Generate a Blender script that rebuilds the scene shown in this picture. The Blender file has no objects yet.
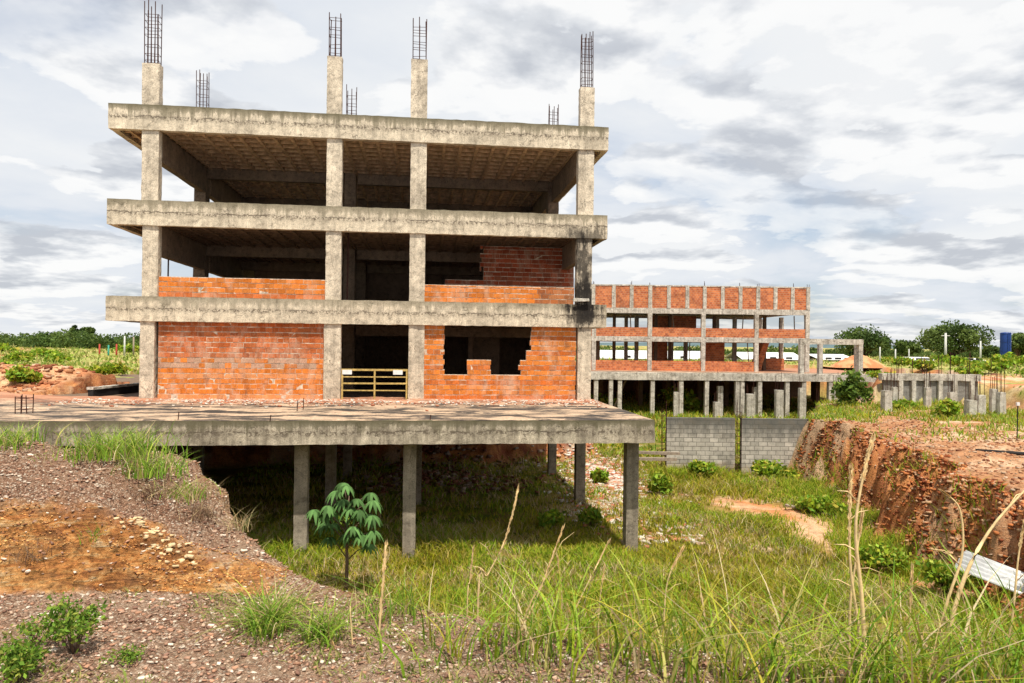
import bpy, math, random
import numpy as np
random.seed(7); rng = np.random.default_rng(11)
scn = bpy.context.scene
C = scn.collection
PI = math.pi

# ------------------------------------------------------------------ camera
F, PITCH, ROLL, ZC = 720.0, .0035, .0115, 2.10
cd = bpy.data.cameras.new('camera'); cam = bpy.data.objects.new('camera', cd); C.objects.link(cam)
cd.sensor_width = 36; cd.lens = F/1024*36; cd.clip_start = .1; cd.clip_end = 20000
from mathutils import Matrix, Vector
right = Vector((math.cos(ROLL), 0, math.sin(ROLL)))
fwd0 = Vector((0, math.cos(PITCH), math.sin(PITCH)))
up0 = Vector((0, -math.sin(PITCH), math.cos(PITCH)))
rgt = Vector((1, 0, 0))
R_ = rgt*math.cos(ROLL) + up0*math.sin(ROLL)
U_ = -rgt*math.sin(ROLL) + up0*math.cos(ROLL)
m = Matrix((R_, U_, -fwd0)).transposed().to_4x4(); m.translation = (0, 0, ZC)
cam.matrix_world = m
scn.camera = cam

def ray(px, py):
    a = (px-512)/F; b = -(py-341.5)/F
    return R_*a + U_*b + fwd0
def at(px, py, Y):
    d = ray(px, py); return d.x/d.y*Y, Y, ZC + d.z/d.y*Y
BX, BY, YAW = -14.12, 24.99, .1225
cy_, sy_ = math.cos(YAW), math.sin(YAW)
def bpl(px, py, v):
    """pixel -> (u, z) on the building's vertical plane v"""
    d = ray(px, py); ox, oy = -BX, -BY
    k = (v - (-ox*sy_ + oy*cy_))/(-d.x*sy_ + d.y*cy_)
    return (ox+d.x*k)*cy_ + (oy+d.y*k)*sy_, ZC + d.z*k
def b2w(u, v): return BX+u*cy_-v*sy_, BY+u*sy_+v*cy_
def w2b(X, Y): return (X-BX)*cy_+(Y-BY)*sy_, -(X-BX)*sy_+(Y-BY)*cy_

# ------------------------------------------------------------------ noise
_tab = rng.random(65536)
def vnoise(x, y, z=None):
    x = np.asarray(x, float); y = np.asarray(y, float)
    z = np.zeros_like(x+y) if z is None else np.asarray(z, float)+x*0
    xi, yi, zi = np.floor(x).astype(np.int64), np.floor(y).astype(np.int64), np.floor(z).astype(np.int64)
    fx, fy, fz = x-xi, y-yi, z-zi
    fx, fy, fz = [t*t*(3-2*t) for t in (fx, fy, fz)]
    def h(a, b, c): return _tab[(a*73856093 ^ b*19349663 ^ c*83492791) & 65535]
    def l(a, b, t): return a+(b-a)*t
    return l(l(l(h(xi, yi, zi), h(xi+1, yi, zi), fx), l(h(xi, yi+1, zi), h(xi+1, yi+1, zi), fx), fy),
             l(l(h(xi, yi, zi+1), h(xi+1, yi, zi+1), fx), l(h(xi, yi+1, zi+1), h(xi+1, yi+1, zi+1), fx), fy), fz)
def fbm(x, y, o=4, z=None, s=1.0):
    r = 0; a = .5; f = s; t = 0
    for i in range(o):
        r = r + a*vnoise(x*f+i*17.3, y*f-i*9.1, None if z is None else z*f); t += a; a *= .5; f *= 2.03
    return r/t
def sstep(a, b, x):
    t = np.clip((x-a)/(b-a), 0, 1); return t*t*(3-2*t)
def mix(a, b, t): return a+(b-a)*t

# ------------------------------------------------------------------ materials
def newmat(name):
    mt = bpy.data.materials.new(name); mt.use_nodes = True; nt = mt.node_tree
    for n in list(nt.nodes):
        nt.nodes.remove(n)
    o = nt.nodes.new('ShaderNodeOutputMaterial'); p = nt.nodes.new('ShaderNodeBsdfPrincipled')
    nt.links.new(p.outputs[0], o.inputs[0]); p.inputs['Roughness'].default_value = .85
    p.inputs['Specular IOR Level'].default_value = .25
    return mt, nt, p
def N(nt, typ, **kw):
    n = nt.nodes.new(typ)
    for k, v in kw.items():
        if k in n.inputs: n.inputs[k].default_value = v
        else: setattr(n, k, v)
    return n
def L(nt, a, b): nt.links.new(a, b)
def objco(nt, scale=(1, 1, 1), loc=(0, 0, 0)):
    t = N(nt, 'ShaderNodeTexCoord'); mp = N(nt, 'ShaderNodeMapping'); mp.inputs['Scale'].default_value = scale
    mp.inputs['Location'].default_value = loc
    L(nt, t.outputs['Object'], mp.inputs[0]); return mp.outputs[0]
def noise(nt, co, scale, detail=4, rough=.55, dist=0):
    n = N(nt, 'ShaderNodeTexNoise'); n.inputs['Scale'].default_value = scale; n.inputs['Detail'].default_value = detail
    n.inputs['Roughness'].default_value = rough; n.inputs['Distortion'].default_value = dist
    L(nt, co, n.inputs['Vector']); return n.outputs['Fac']
def ramp(nt, f, stops):
    r = N(nt, 'ShaderNodeValToRGB'); e = r.color_ramp.elements
    while len(e) > 1: e.remove(e[-1])
    for i, (p, c) in enumerate(stops):
        c = c if hasattr(c, '__len__') else (c, c, c)
        x = e[0] if i == 0 else e.new(p)
        x.position = p; x.color = tuple(c)[:3]+(1,)
    L(nt, f, r.inputs[0]); return r.outputs[0]
def mixc(nt, f, a, b, mode='MIX'):
    n = N(nt, 'ShaderNodeMix', data_type='RGBA', blend_type=mode)
    for s, v in ((n.inputs[0], f), (n.inputs[6], a), (n.inputs[7], b)):
        if isinstance(v, bpy.types.NodeSocket): L(nt, v, s)
        elif hasattr(v, '__len__'): s.default_value = tuple(v)[:3]+(1,)
        else: s.default_value = v if s.type == 'VALUE' else (v, v, v, 1)
    return n.outputs[2]
def math_(nt, op, a, b=0, c=0, clamp=False):
    n = N(nt, 'ShaderNodeMath', operation=op); n.use_clamp = clamp
    for s, v in zip(n.inputs, (a, b, c)):
        if isinstance(v, bpy.types.NodeSocket): L(nt, v, s)
        else: s.default_value = v
    return n.outputs[0]
def bump(nt, p, h, s=.5, d=.02):
    b = N(nt, 'ShaderNodeBump'); b.inputs['Strength'].default_value = s; b.inputs['Distance'].default_value = d
    L(nt, h, b.inputs['Height']); L(nt, b.outputs[0], p.inputs['Normal'])

def concrete(name, base=(.50, .43, .33), dark=(.10, .078, .055), stain=.5, mould=.4, spec=None, grain=1., seams=True, soot=None, pale=1.0):
    mt, nt, p = newmat(name)
    co = objco(nt)
    big = noise(nt, co, .9, 6, .65)
    c = ramp(nt, big, [(.3, [b*.68 for b in base]), (.5, base), (.72, [min(1, b*1.22) for b in base])])
    mid = noise(nt, co, 5.5*grain, 6, .7)
    c = mixc(nt, .62, c, ramp(nt, mid, [(.33, .35), (.47, .92), (.66, 1.22)]), 'MULTIPLY')
    fine = noise(nt, co, 38*grain, 4, .7)
    c = mixc(nt, .6, c, ramp(nt, fine, [(.38, .25), (.5, 1), (.68, 1.15)]), 'MULTIPLY')
    # rain streaks running down
    st = noise(nt, objco(nt, (3.2, 3.2, .22)), 1.6, 5, .65)
    stm = ramp(nt, st, [(.50-.12*stain, 0), (.66, 1)])
    c = mixc(nt, math_(nt, 'MULTIPLY', stm, .62*stain), c, dark)
    # black mould blotches
    mo = noise(nt, objco(nt, (1, 1, 1.6), (5, 3, 1)), 2.3, 7, .72, .6)
    mom = ramp(nt, mo, [(.56-.06*mould, 0), (.68, 1)])
    c = mixc(nt, math_(nt, 'MULTIPLY', mom, mould), c, dark)
    # ragged cracks
    vo = N(nt, 'ShaderNodeTexVoronoi', feature='DISTANCE_TO_EDGE'); vo.inputs['Scale'].default_value = .8
    wv = N(nt, 'ShaderNodeVectorMath', operation='ADD'); nn = N(nt, 'ShaderNodeTexNoise'); nn.inputs['Scale'].default_value = 3; nn.inputs['Detail'].default_value = 5
    L(nt, co, nn.inputs['Vector']); sc = N(nt, 'ShaderNodeVectorMath', operation='SCALE'); sc.inputs['Scale'].default_value = .8
    L(nt, nn.outputs['Color'], sc.inputs[0]); L(nt, co, wv.inputs[0]); L(nt, sc.outputs[0], wv.inputs[1]); L(nt, wv.outputs[0], vo.inputs['Vector'])
    cr = ramp(nt, vo.outputs['Distance'], [(.0, 1), (.012, 0)])
    crm = math_(nt, 'MULTIPLY', cr, ramp(nt, noise(nt, co, 1.3, 2), [(.48, 0), (.56, .75)]))
    c = mixc(nt, crm, c, [d*.6 for d in dark])
    h = math_(nt, 'ADD', math_(nt, 'MULTIPLY', fine, .5), mid)
    h = math_(nt, 'SUBTRACT', h, math_(nt, 'MULTIPLY', crm, .8))
    # formwork seams
    if seams:
        sx = N(nt, 'ShaderNodeSeparateXYZ'); L(nt, co, sx.inputs[0])
        wob = math_(nt, 'MULTIPLY', noise(nt, co, .7, 2), .6)
        fr = math_(nt, 'FRACT', math_(nt, 'DIVIDE', math_(nt, 'ADD', math_(nt, 'ADD', sx.outputs[0], sx.outputs[1]), wob), 1.15))
        se = ramp(nt, fr, [(0, 1), (.018, 0)])
        sem = math_(nt, 'MULTIPLY', se, ramp(nt, noise(nt, co, 2, 3), [(.42, 0), (.6, .8)]))
        c = mixc(nt, sem, c, [d*1.3 for d in dark])
        h = math_(nt, 'SUBTRACT', h, math_(nt, 'MULTIPLY', sem, .6))
    if spec: c = spec(nt, co, c)
    L(nt, c, p.inputs['Base Color']); p.inputs['Roughness'].default_value = .93
    bump(nt, p, h, .55, .02)
    return mt

def edge_stain(levels):
    """dark mould band under each slab's top edge with drips, and a broken pour line half way down"""
    def f(nt, co, c):
        s = N(nt, 'ShaderNodeSeparateXYZ'); L(nt, co, s.inputs[0]); z = s.outputs[2]
        drip = noise(nt, objco(nt, (4, 4, .15)), 1.1, 6, .7)
        line = noise(nt, objco(nt, (1.2, 1.2, 0)), 1.6, 6, .7)
        gate = noise(nt, co, 1.3, 4, .6); crumb = noise(nt, co, 11, 6, .75)
        for zt, th, amt in levels:
            d = math_(nt, 'SUBTRACT', zt, z)            # distance below the top edge
            inside = math_(nt, 'MULTIPLY', math_(nt, 'GREATER_THAN', d, -.02), math_(nt, 'LESS_THAN', d, th+.05))
            reach = math_(nt, 'MULTIPLY', ramp(nt, drip, [(.3, .08), (.5, .3), (.72, 1)]), .95*th)
            m_ = math_(nt, 'MULTIPLY', inside, math_(nt, 'LESS_THAN', d, reach))
            soft = math_(nt, 'SUBTRACT', 1, math_(nt, 'DIVIDE', d, math_(nt, 'ADD', reach, .05)), clamp=True)
            m_ = math_(nt, 'MULTIPLY', m_, math_(nt, 'MULTIPLY', math_(nt, 'POWER', soft, .5), amt))
            c = mixc(nt, m_, c, (.12, .105, .06))
            lz = math_(nt, 'ABSOLUTE', math_(nt, 'SUBTRACT', d, math_(nt, 'ADD', .26*th, math_(nt, 'MULTIPLY', line, .42*th))))
            m2 = math_(nt, 'MULTIPLY', math_(nt, 'LESS_THAN', lz, .016), inside)
            c = mixc(nt, math_(nt, 'MULTIPLY', m2, ramp(nt, gate, [(.46, 0), (.56, .8)])), c, (.09, .07, .05))
            pk = math_(nt, 'ABSOLUTE', math_(nt, 'SUBTRACT', d, math_(nt, 'ADD', .34*th, math_(nt, 'MULTIPLY', line, .35*th))))
            m3 = math_(nt, 'MULTIPLY', math_(nt, 'MULTIPLY', ramp(nt, math_(nt, 'ADD', pk, math_(nt, 'MULTIPLY', gate, .14)), [(.09, 1), (.2, 0)]), ramp(nt, crumb, [(.49, 0), (.54, .9)])), inside)
            c = mixc(nt, m3, c, (.11, .085, .06))
        return c
    return f
def soot_spec(inner):
    def f(nt, co, c):
        c = inner(nt, co, c)
        s = N(nt, 'ShaderNodeSeparateXYZ'); L(nt, co, s.inputs[0])
        n = noise(nt, co, 2.2, 6, .7); n2 = noise(nt, objco(nt, (5, 5, .8)), 1.5, 5, .7)
        for (u, z, ru, rz, am) in ((16.9, 3.25, .85, .62, .95), (16.95, 4.9, .42, 1.6, .85), (17.1, 6.15, 1.3, .45, .75), (17.0, 3.9, .6, .9, .95)):
            du = math_(nt, 'DIVIDE', math_(nt, 'SUBTRACT', s.outputs[0], u), ru); dz = math_(nt, 'DIVIDE', math_(nt, 'SUBTRACT', s.outputs[2], z), rz)
            r = math_(nt, 'SQRT', math_(nt, 'ADD', math_(nt, 'MULTIPLY', du, du), math_(nt, 'MULTIPLY', dz, dz)))
            r = math_(nt, 'ADD', r, math_(nt, 'MULTIPLY', math_(nt, 'SUBTRACT', math_(nt, 'MULTIPLY', math_(nt, 'ADD', n, n2), .5), .5), 4.2))
            c = mixc(nt, math_(nt, 'MULTIPLY', ramp(nt, r, [(.5, 1), (1.25, 0)]), am), c, (.018, .015, .013))
        return c
    return f
H1, H2, H3, T = 3.62, 6.99, 10.33, .88
M = {}
M['slab'] = concrete('concrete_slab_edge', (.70, .60, .45), stain=.5, mould=.42, spec=soot_spec(edge_stain([(H1, T, .55), (H2, T, .7), (H3, T, .92)])))
M['column'] = concrete('concrete_column', (.70, .60, .46), stain=.5, mould=.42, spec=soot_spec(lambda nt, co, c: c))
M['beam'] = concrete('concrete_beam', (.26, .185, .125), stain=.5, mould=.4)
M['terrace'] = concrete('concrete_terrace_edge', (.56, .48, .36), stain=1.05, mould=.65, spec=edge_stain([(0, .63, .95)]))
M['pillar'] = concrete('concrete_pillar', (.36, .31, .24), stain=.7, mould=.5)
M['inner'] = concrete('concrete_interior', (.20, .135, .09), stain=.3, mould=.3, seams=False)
M['far'] = concrete('concrete_far', (.62, .57, .49), stain=.7, mould=.8, grain=.5)
M['stub'] = concrete('concrete_stub', (.62, .58, .50), stain=.7, mould=.5)
M['grey'] = concrete('concrete_grey', (.27, .26, .24), stain=.9, mould=.6)

def m_plain(name, col, rough=.8, metal=0, var=.3, scale=8):
    mt, nt, p = newmat(name); co = objco(nt)
    n = noise(nt, co, scale, 5, .65)
    c = mixc(nt, 1., col, ramp(nt, n, [(.3, 1-var), (.7, 1+var*.6)]), 'MULTIPLY')
    L(nt, c, p.inputs['Base Color']); p.inputs['Roughness'].default_value = rough; p.inputs['Metallic'].default_value = metal
    bump(nt, p, n, .2, .01)
    return mt
def m_attr(name, rough=.85, nscale=25, namt=.4, trans=0, bmp=.3, bd=.01, tint=(1, 1, 1)):
    mt, nt, p = newmat(name); p.inputs['Specular IOR Level'].default_value = .08 if trans else .2
    a = N(nt, 'ShaderNodeAttribute', attribute_name='Col')
    co = objco(nt)
    n = noise(nt, co, nscale, 5, .7)
    c = mixc(nt, 1., a.outputs['Color'], ramp(nt, n, [(.3, 1-namt), (.7, 1+namt*.6)]), 'MULTIPLY')
    L(nt, c, p.inputs['Base Color']); p.inputs['Roughness'].default_value = rough
    if bmp: bump(nt, p, n, bmp, bd)
    if trans:
        tr = N(nt, 'ShaderNodeBsdfTranslucent'); L(nt, c, tr.inputs[0]); ms = N(nt, 'ShaderNodeMixShader'); ms.inputs[0].default_value = trans
        o = [x for x in nt.nodes if x.type == 'OUTPUT_MATERIAL'][0]
        L(nt, p.outputs[0], ms.inputs[1]); L(nt, tr.outputs[0], ms.inputs[2]); L(nt, ms.outputs[0], o.inputs[0])
    return mt
M['brick'] = m_attr('hollow_brick', .9, 30, .45, bmp=.4)
def grime(mt, sc, col, lo, hi, amt):
    nt = mt.node_tree; p = [x for x in nt.nodes if x.type == 'BSDF_PRINCIPLED'][0]; src = p.inputs['Base Color'].links[0].from_socket
    n = noise(nt, objco(nt, (1, 1, .45), (7, 2, 0)), sc, 7, .72, .4)
    L(nt, mixc(nt, math_(nt, 'MULTIPLY', ramp(nt, n, [(lo, 0), (hi, 1)]), amt), src, col), p.inputs['Base Color'])
grime(M['brick'], 1.7, (.62, .45, .33), .50, .66, .55); grime(M['brick'], 2.9, (.12, .06, .04), .56, .70, .6)
M['mortar'] = m_plain('mortar', (.66, .54, .42), .95, var=.6, scale=9)
M['leaf'] = m_attr('foliage', .6, 3, .25, trans=.3, bmp=0)
M['bark'] = m_plain('bark', (.16, .11, .075), .95, var=.5, scale=20)
M['rust'] = m_plain('rusty_steel', (.075, .03, .022), .8, .2, .5, 12)
M['rubble'] = m_attr('rubble', .95, 20, .4)
M['yellow'] = m_plain('yellow_paint', (.50, .36, .12), .5, 0, .5, 9)
M['white'] = m_plain('white_paint', (.78, .78, .76), .6, 0, .15, 5)
M['blue'] = m_plain('blue_paint', (.015, .05, .22), .45, 0, .2, 2)
M['zinc'] = m_plain('zinc_sheet', (.66, .66, .64), .45, .2, .3, 6)
M['wood'] = m_plain('old_timber', (.30, .24, .18), .9, 0, .4, 10)
M['dark'] = m_plain('matt_black', (.022, .02, .02), .8, 0, .4, 6)  # plain black; on the kerb it paints the shadowed gap
M['pole'] = m_plain('pale_pole', (.55, .55, .52), .8, 0, .2, 6)
M['plaster'] = m_plain('shed_plaster', (.55, .52, .46), .9, 0, .3, 2)
M['redpost'] = m_plain('red_paint', (.4, .06, .04), .7, 0, .2, 6)

def far_brick(name):
    mt, nt, p = newmat(name); co = objco(nt)
    s = N(nt, 'ShaderNodeSeparateXYZ'); L(nt, co, s.inputs[0])
    cb = N(nt, 'ShaderNodeCombineXYZ'); L(nt, math_(nt, 'ADD', s.outputs[0], s.outputs[1]), cb.inputs[0]); L(nt, s.outputs[2], cb.inputs[1])
    b = N(nt, 'ShaderNodeTexBrick'); L(nt, cb.outputs[0], b.inputs['Vector'])
    b.inputs['Scale'].default_value = 1; b.inputs['Brick Width'].default_value = .3; b.inputs['Row Height'].default_value = .2
    b.inputs['Mortar Size'].default_value = .012; b.inputs['Color1'].default_value = (.62, .20, .07, 1); b.inputs['Color2'].default_value = (.36, .09, .035, 1)
    b.inputs['Mortar'].default_value = (.45, .3, .2, 1)
    n = noise(nt, co, 1.2, 6, .7)
    c = mixc(nt, 1., b.outputs['Color'], ramp(nt, n, [(.3, .6), (.5, 1), (.7, 1.15)]), 'MULTIPLY')
    n2 = noise(nt, objco(nt, (1, 1, .3), (3, 1, 0)), .5, 6, .7)
    c = mixc(nt, ramp(nt, n2, [(.6, 0), (.72, .7)]), c, (.07, .04, .03))
    L(nt, c, p.inputs['Base Color']); return mt
M['farbrick'] = far_brick('far_brickwork')

def block_mat():
    mt, nt, p = newmat('concrete_blocks'); co = objco(nt)
    s = N(nt, 'ShaderNodeSeparateXYZ'); L(nt, co, s.inputs[0])
    cb = N(nt, 'ShaderNodeCombineXYZ'); L(nt, s.outputs[0], cb.inputs[0]); L(nt, s.outputs[2], cb.inputs[1])
    b = N(nt, 'ShaderNodeTexBrick'); L(nt, cb.outputs[0], b.inputs['Vector'])
    b.inputs['Scale'].default_value = 1; b.inputs['Brick Width'].default_value = .41; b.inputs['Row Height'].default_value = .208
    b.inputs['Mortar Size'].default_value = .014; b.inputs['Mortar Smooth'].default_value = .3
    b.inputs['Color1'].default_value = (.54, .49, .42, 1); b.inputs['Color2'].default_value = (.36, .33, .28, 1); b.inputs['Mortar'].default_value = (.17, .155, .13, 1)
    n = noise(nt, co, 2.5, 7, .7)
    c = mixc(nt, 1., b.outputs['Color'], ramp(nt, n, [(.3, .55), (.5, 1), (.7, 1.2)]), 'MULTIPLY')
    d = math_(nt, 'ADD', s.outputs[2], math_(nt, 'MULTIPLY', noise(nt, objco(nt, (3, 1, .5)), 1.2, 5, .7), 1.3))
    c = mixc(nt, ramp(nt, math_(nt, 'MULTIPLY', d, .3), [(.68, 0), (.92, .85)]), c, (.085, .085, .075))
    d0 = math_(nt, 'SUBTRACT', math_(nt, 'MULTIPLY', n, 1.1), s.outputs[2])
    c = mixc(nt, ramp(nt, d0, [(.0, 0), (.5, .8)]), c, (.36, .22, .11))
    c = mixc(nt, ramp(nt, noise(nt, co, 1.1, 6, .7, .5), [(.52, 0), (.66, .65)]), c, (.16, .14, .11))
    L(nt, c, p.inputs['Base Color']); h = math_(nt, 'SUBTRACT', math_(nt, 'MULTIPLY', n, .4), b.outputs['Fac'])
    bump(nt, p, h, .6, .02); return mt
M['blocks'] = block_mat()

def terrace_top():
    mt, nt, p = newmat('terrace_surface'); co = objco(nt)
    s = N(nt, 'ShaderNodeSeparateXYZ'); L(nt, co, s.inputs[0])
    n = noise(nt, objco(nt, (.5, 1.5, 1)), 1.1, 8, .7, .4)
    c = ramp(nt, n, [(.43, (.05, .042, .036)), (.485, (.16, .12, .09)), (.52, (.36, .26, .175)), (.575, (.54, .38, .26)), (.66, (.44, .29, .19))])
    f = noise(nt, co, 14, 6, .75)
    c = mixc(nt, .8, c, ramp(nt, f, [(.32, .45), (.5, 1), (.7, 1.3)]), 'MULTIPLY')
    # brick dust trodden in beside the wall
    g = math_(nt, 'ADD', math_(nt, 'MULTIPLY', s.outputs[1], .35), math_(nt, 'MULTIPLY', noise(nt, co, 1.6, 6, .7), 2.4))
    c = mixc(nt, ramp(nt, math_(nt, 'MULTIPLY', g, .5), [(.22, 0), (.6, .75)]), c, (.46, .2, .11))
    L(nt, c, p.inputs['Base Color']); bump(nt, p, f, .6, .03); return mt
M['terrace_top'] = terrace_top()

def ground_mat():
    mt, nt, p = newmat('ground')
    p.inputs['Specular IOR Level'].default_value = .05; a = N(nt, 'ShaderNodeAttribute', attribute_name='Col'); g = N(nt, 'ShaderNodeAttribute', attribute_name='grav')
    co = objco(nt)
    n = noise(nt, co, 3.2, 9, .72)
    c = mixc(nt, .9, a.outputs['Color'], ramp(nt, n, [(.3, .5), (.5, 1), (.7, 1.35)]), 'MULTIPLY')
    n2 = noise(nt, co, 26, 7, .75)
    c = mixc(nt, .9, c, ramp(nt, n2, [(.3, .42), (.5, 1), (.7, 1.4)]), 'MULTIPLY')
    v = N(nt, 'ShaderNodeTexVoronoi'); v.inputs['Scale'].default_value = 78; L(nt, co, v.inputs['Vector'])
    v2 = N(nt, 'ShaderNodeTexVoronoi'); v2.inputs['Scale'].default_value = 19; L(nt, co, v2.inputs['Vector'])
    sp = N(nt, 'ShaderNodeSeparateColor'); L(nt, v.outputs['Color'], sp.inputs[0])
    peb = ramp(nt, sp.outputs[0], [(0, (.13, .06, .04)), (.35, (.31, .165, .105)), (.62, (.42, .26, .175)), (.86, (.56, .42, .31)), (1, (.76, .66, .52))])
    edge = ramp(nt, v.outputs['Distance'], [(.35, 1), (.75, .35)])
    peb = mixc(nt, 1., peb, edge, 'MULTIPLY')
    gm = math_(nt, 'MULTIPLY', g.outputs['Fac'], ramp(nt, n, [(.36, .25), (.55, .9)]))
    c = mixc(nt, gm, c, peb)
    sa = N(nt, 'ShaderNodeAttribute', attribute_name='strat')
    s1 = noise(nt, objco(nt, (1.4, 1.4, 11)), 2.6, 8, .72, .5)
    sc_ = ramp(nt, s1, [(.34, (.16, .06, .03)), (.43, (.40, .15, .05)), (.50, (.62, .25, .07)), (.57, (.70, .38, .14)), (.65, (.80, .60, .36))])
    sc_ = mixc(nt, 1., sc_, ramp(nt, n2, [(.38, .3), (.5, .95), (.64, 1.35)]), 'MULTIPLY')
    sc_ = mixc(nt, ramp(nt, noise(nt, co, 2.1, 7, .7, .5), [(.5, 0), (.62, .7)]), sc_, (.20, .10, .055))
    c = mixc(nt, math_(nt, 'MULTIPLY', sa.outputs['Fac'], .8), c, sc_)
    L(nt, c, p.inputs['Base Color']); p.inputs['Roughness'].default_value = .95
    hh = math_(nt, 'ADD', math_(nt, 'MULTIPLY', n2, .6), math_(nt, 'MULTIPLY', math_(nt, 'SUBTRACT', 1, v.outputs['Distance']), math_(nt, 'MULTIPLY', g.outputs['Fac'], .5)))
    hh = math_(nt, 'ADD', hh, math_(nt, 'MULTIPLY', math_(nt, 'SUBTRACT', 1, v2.outputs['Distance']), .35))
    hh = math_(nt, 'ADD', hh, n); hh = math_(nt, 'ADD', hh, math_(nt, 'MULTIPLY', math_(nt, 'MULTIPLY', s1, sa.outputs['Fac']), 3.))
    bump(nt, p, hh, .9, .05); return mt
M['ground'] = ground_mat()

# ------------------------------------------------------------------ mesh helpers
def tag(o, label=None, cat=None, group=None, kind=None):
    for k, v in (('label', label), ('category', cat), ('group', group), ('kind', kind)):
        if v: o[k] = v
    return o
def empty(name, loc=(0, 0, 0), rz=0):
    o = bpy.data.objects.new(name, None); C.objects.link(o); o.location = loc; o.rotation_euler = (0, 0, rz); o.empty_display_size = .3
    return o
def copy_tree(o, parent=None):
    c = o.copy(); C.objects.link(c)
    if parent: c.parent = parent
    for ch in [x for x in kids.get(o.name, [])]:
        copy_tree(ch, c)
    return c
kids = {}
def link(name, me, mat, parent=None):
    o = bpy.data.objects.new(name, me); C.objects.link(o)
    if mat: me.materials.append(mat)
    if parent: o.parent = parent; kids.setdefault(parent.name, []).append(o)
    return o
def np_mesh(name, V, Fq, col=None, smooth=False, attrs=None):
    me = bpy.data.meshes.new(name); V = np.asarray(V, np.float32); Fq = np.asarray(Fq, np.int32)
    k = Fq.shape[1]; n = len(Fq)
    me.vertices.add(len(V)); me.vertices.foreach_set('co', V.ravel())
    me.loops.add(n*k); me.loops.foreach_set('vertex_index', Fq.ravel())
    me.polygons.add(n); me.polygons.foreach_set('loop_start', np.arange(n, dtype=np.int32)*k)
    if smooth: me.polygons.foreach_set('use_smooth', np.ones(n, bool))
    me.update(calc_edges=True)
    if col is not None:
        a = me.color_attributes.new('Col', 'FLOAT_COLOR', 'POINT')
        cc = np.ones((len(V), 4), np.float32); cc[:, :3] = col; a.data.foreach_set('color', cc.ravel())
    for k2, arr in (attrs or {}).items():
        a = me.attributes.new(k2, 'FLOAT', 'POINT'); a.data.foreach_set('value', np.asarray(arr, np.float32))
    return me
class MB:
    def __init__(s): s.v = []; s.f = []; s.c = []
    def add(s, vs, fs, col=None):
        b = len(s.v); s.v += [tuple(v) for v in vs]; s.f += [tuple(b+i for i in f) for f in fs]
        s.c += [col or (1, 1, 1)]*len(vs)
    def box(s, x0, x1, y0, y1, z0, z1, col=None, j=0):
        r = (lambda: random.uniform(-j, j)) if j else (lambda: 0)
        vs = [(x+r(), y+r(), z+r()) for z in (z0, z1) for y in (y0, y1) for x in (x0, x1)]
        s.add(vs, [(0, 2, 3, 1), (4, 5, 7, 6), (0, 1, 5, 4), (2, 6, 7, 3), (0, 4, 6, 2), (1, 3, 7, 5)], col); return s
    def rough(s, x0, x1, y0, y1, z0, z1, step=.3, j=.008, col=None):
        """a box cut into small faces whose corners are slightly off true"""
        nx, ny, nz = [max(1, int(round((b-a)/step))) for a, b in ((x0, x1), (y0, y1), (z0, z1))]
        nx, ny, nz = min(nx, 90), min(ny, 40), min(nz, 30)
        idx = {}; vs = []; fs = []
        def vid(i, k, l):
            key = (i, k, l)
            if key not in idx:
                e = (i in (0, nx))+(k in (0, ny))+(l in (0, nz)); jj = j*(1.1 if e >= 2 else .8)
                idx[key] = len(vs); vs.append((x0+(x1-x0)*i/nx+random.uniform(-jj, jj), y0+(y1-y0)*k/ny+random.uniform(-jj, jj), z0+(z1-z0)*l/nz+random.uniform(-jj, jj)))
            return idx[key]
        for i in range(nx):
            for k in range(ny):
                fs.append([vid(i, k, 0), vid(i, k+1, 0), vid(i+1, k+1, 0), vid(i+1, k, 0)]); fs.append([vid(i, k, nz), vid(i+1, k, nz), vid(i+1, k+1, nz), vid(i, k+1, nz)])
            for l in range(nz):
                fs.append([vid(i, 0, l), vid(i+1, 0, l), vid(i+1, 0, l+1), vid(i, 0, l+1)]); fs.append([vid(i, ny, l), vid(i, ny, l+1), vid(i+1, ny, l+1), vid(i+1, ny, l)])
        for k in range(ny):
            for l in range(nz):
                fs.append([vid(0, k, l), vid(0, k, l+1), vid(0, k+1, l+1), vid(0, k+1, l)]); fs.append([vid(nx, k, l), vid(nx, k+1, l), vid(nx, k+1, l+1), vid(nx, k, l+1)])
        s.add(vs, fs, col); return s
    def tube(s, pts, r, n=6, col=None, cap=True):
        pts = [Vector(p) for p in pts]; rs = r if hasattr(r, '__len__') else [r]*len(pts)
        vs = []; fs = []
        for i, p in enumerate(pts):
            d = (pts[min(i+1, len(pts)-1)]-pts[max(i-1, 0)]).normalized()
            a = d.cross(Vector((0, 0, 1)) if abs(d.z) < .9 else Vector((1, 0, 0))).normalized(); b = d.cross(a)
            for k in range(n):
                t = 2*PI*k/n; vs.append(p+(a*math.cos(t)+b*math.sin(t))*rs[i])
        for i in range(len(pts)-1):
            for k in range(n):
                fs.append((i*n+k, i*n+(k+1) % n, (i+1)*n+(k+1) % n, (i+1)*n+k))
        if cap: fs.append(tuple(range(n))[::-1]); fs.append(tuple((len(pts)-1)*n+k for k in range(n)))
        s.add(vs, fs, col); return s
    def build(s, name, mat, parent=None, smooth=False, colattr=False):
        me = bpy.data.meshes.new(name); me.from_pydata(s.v, [], s.f); me.update()
        if smooth: me.polygons.foreach_set('use_smooth', [True]*len(me.polygons))
        if colattr:
            a = me.color_attributes.new('Col', 'FLOAT_COLOR', 'POINT')
            a.data.foreach_set('color', np.hstack([np.array(s.c, np.float32), np.ones((len(s.v), 1), np.float32)]).ravel())
        return link(name, me, mat, parent)

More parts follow.
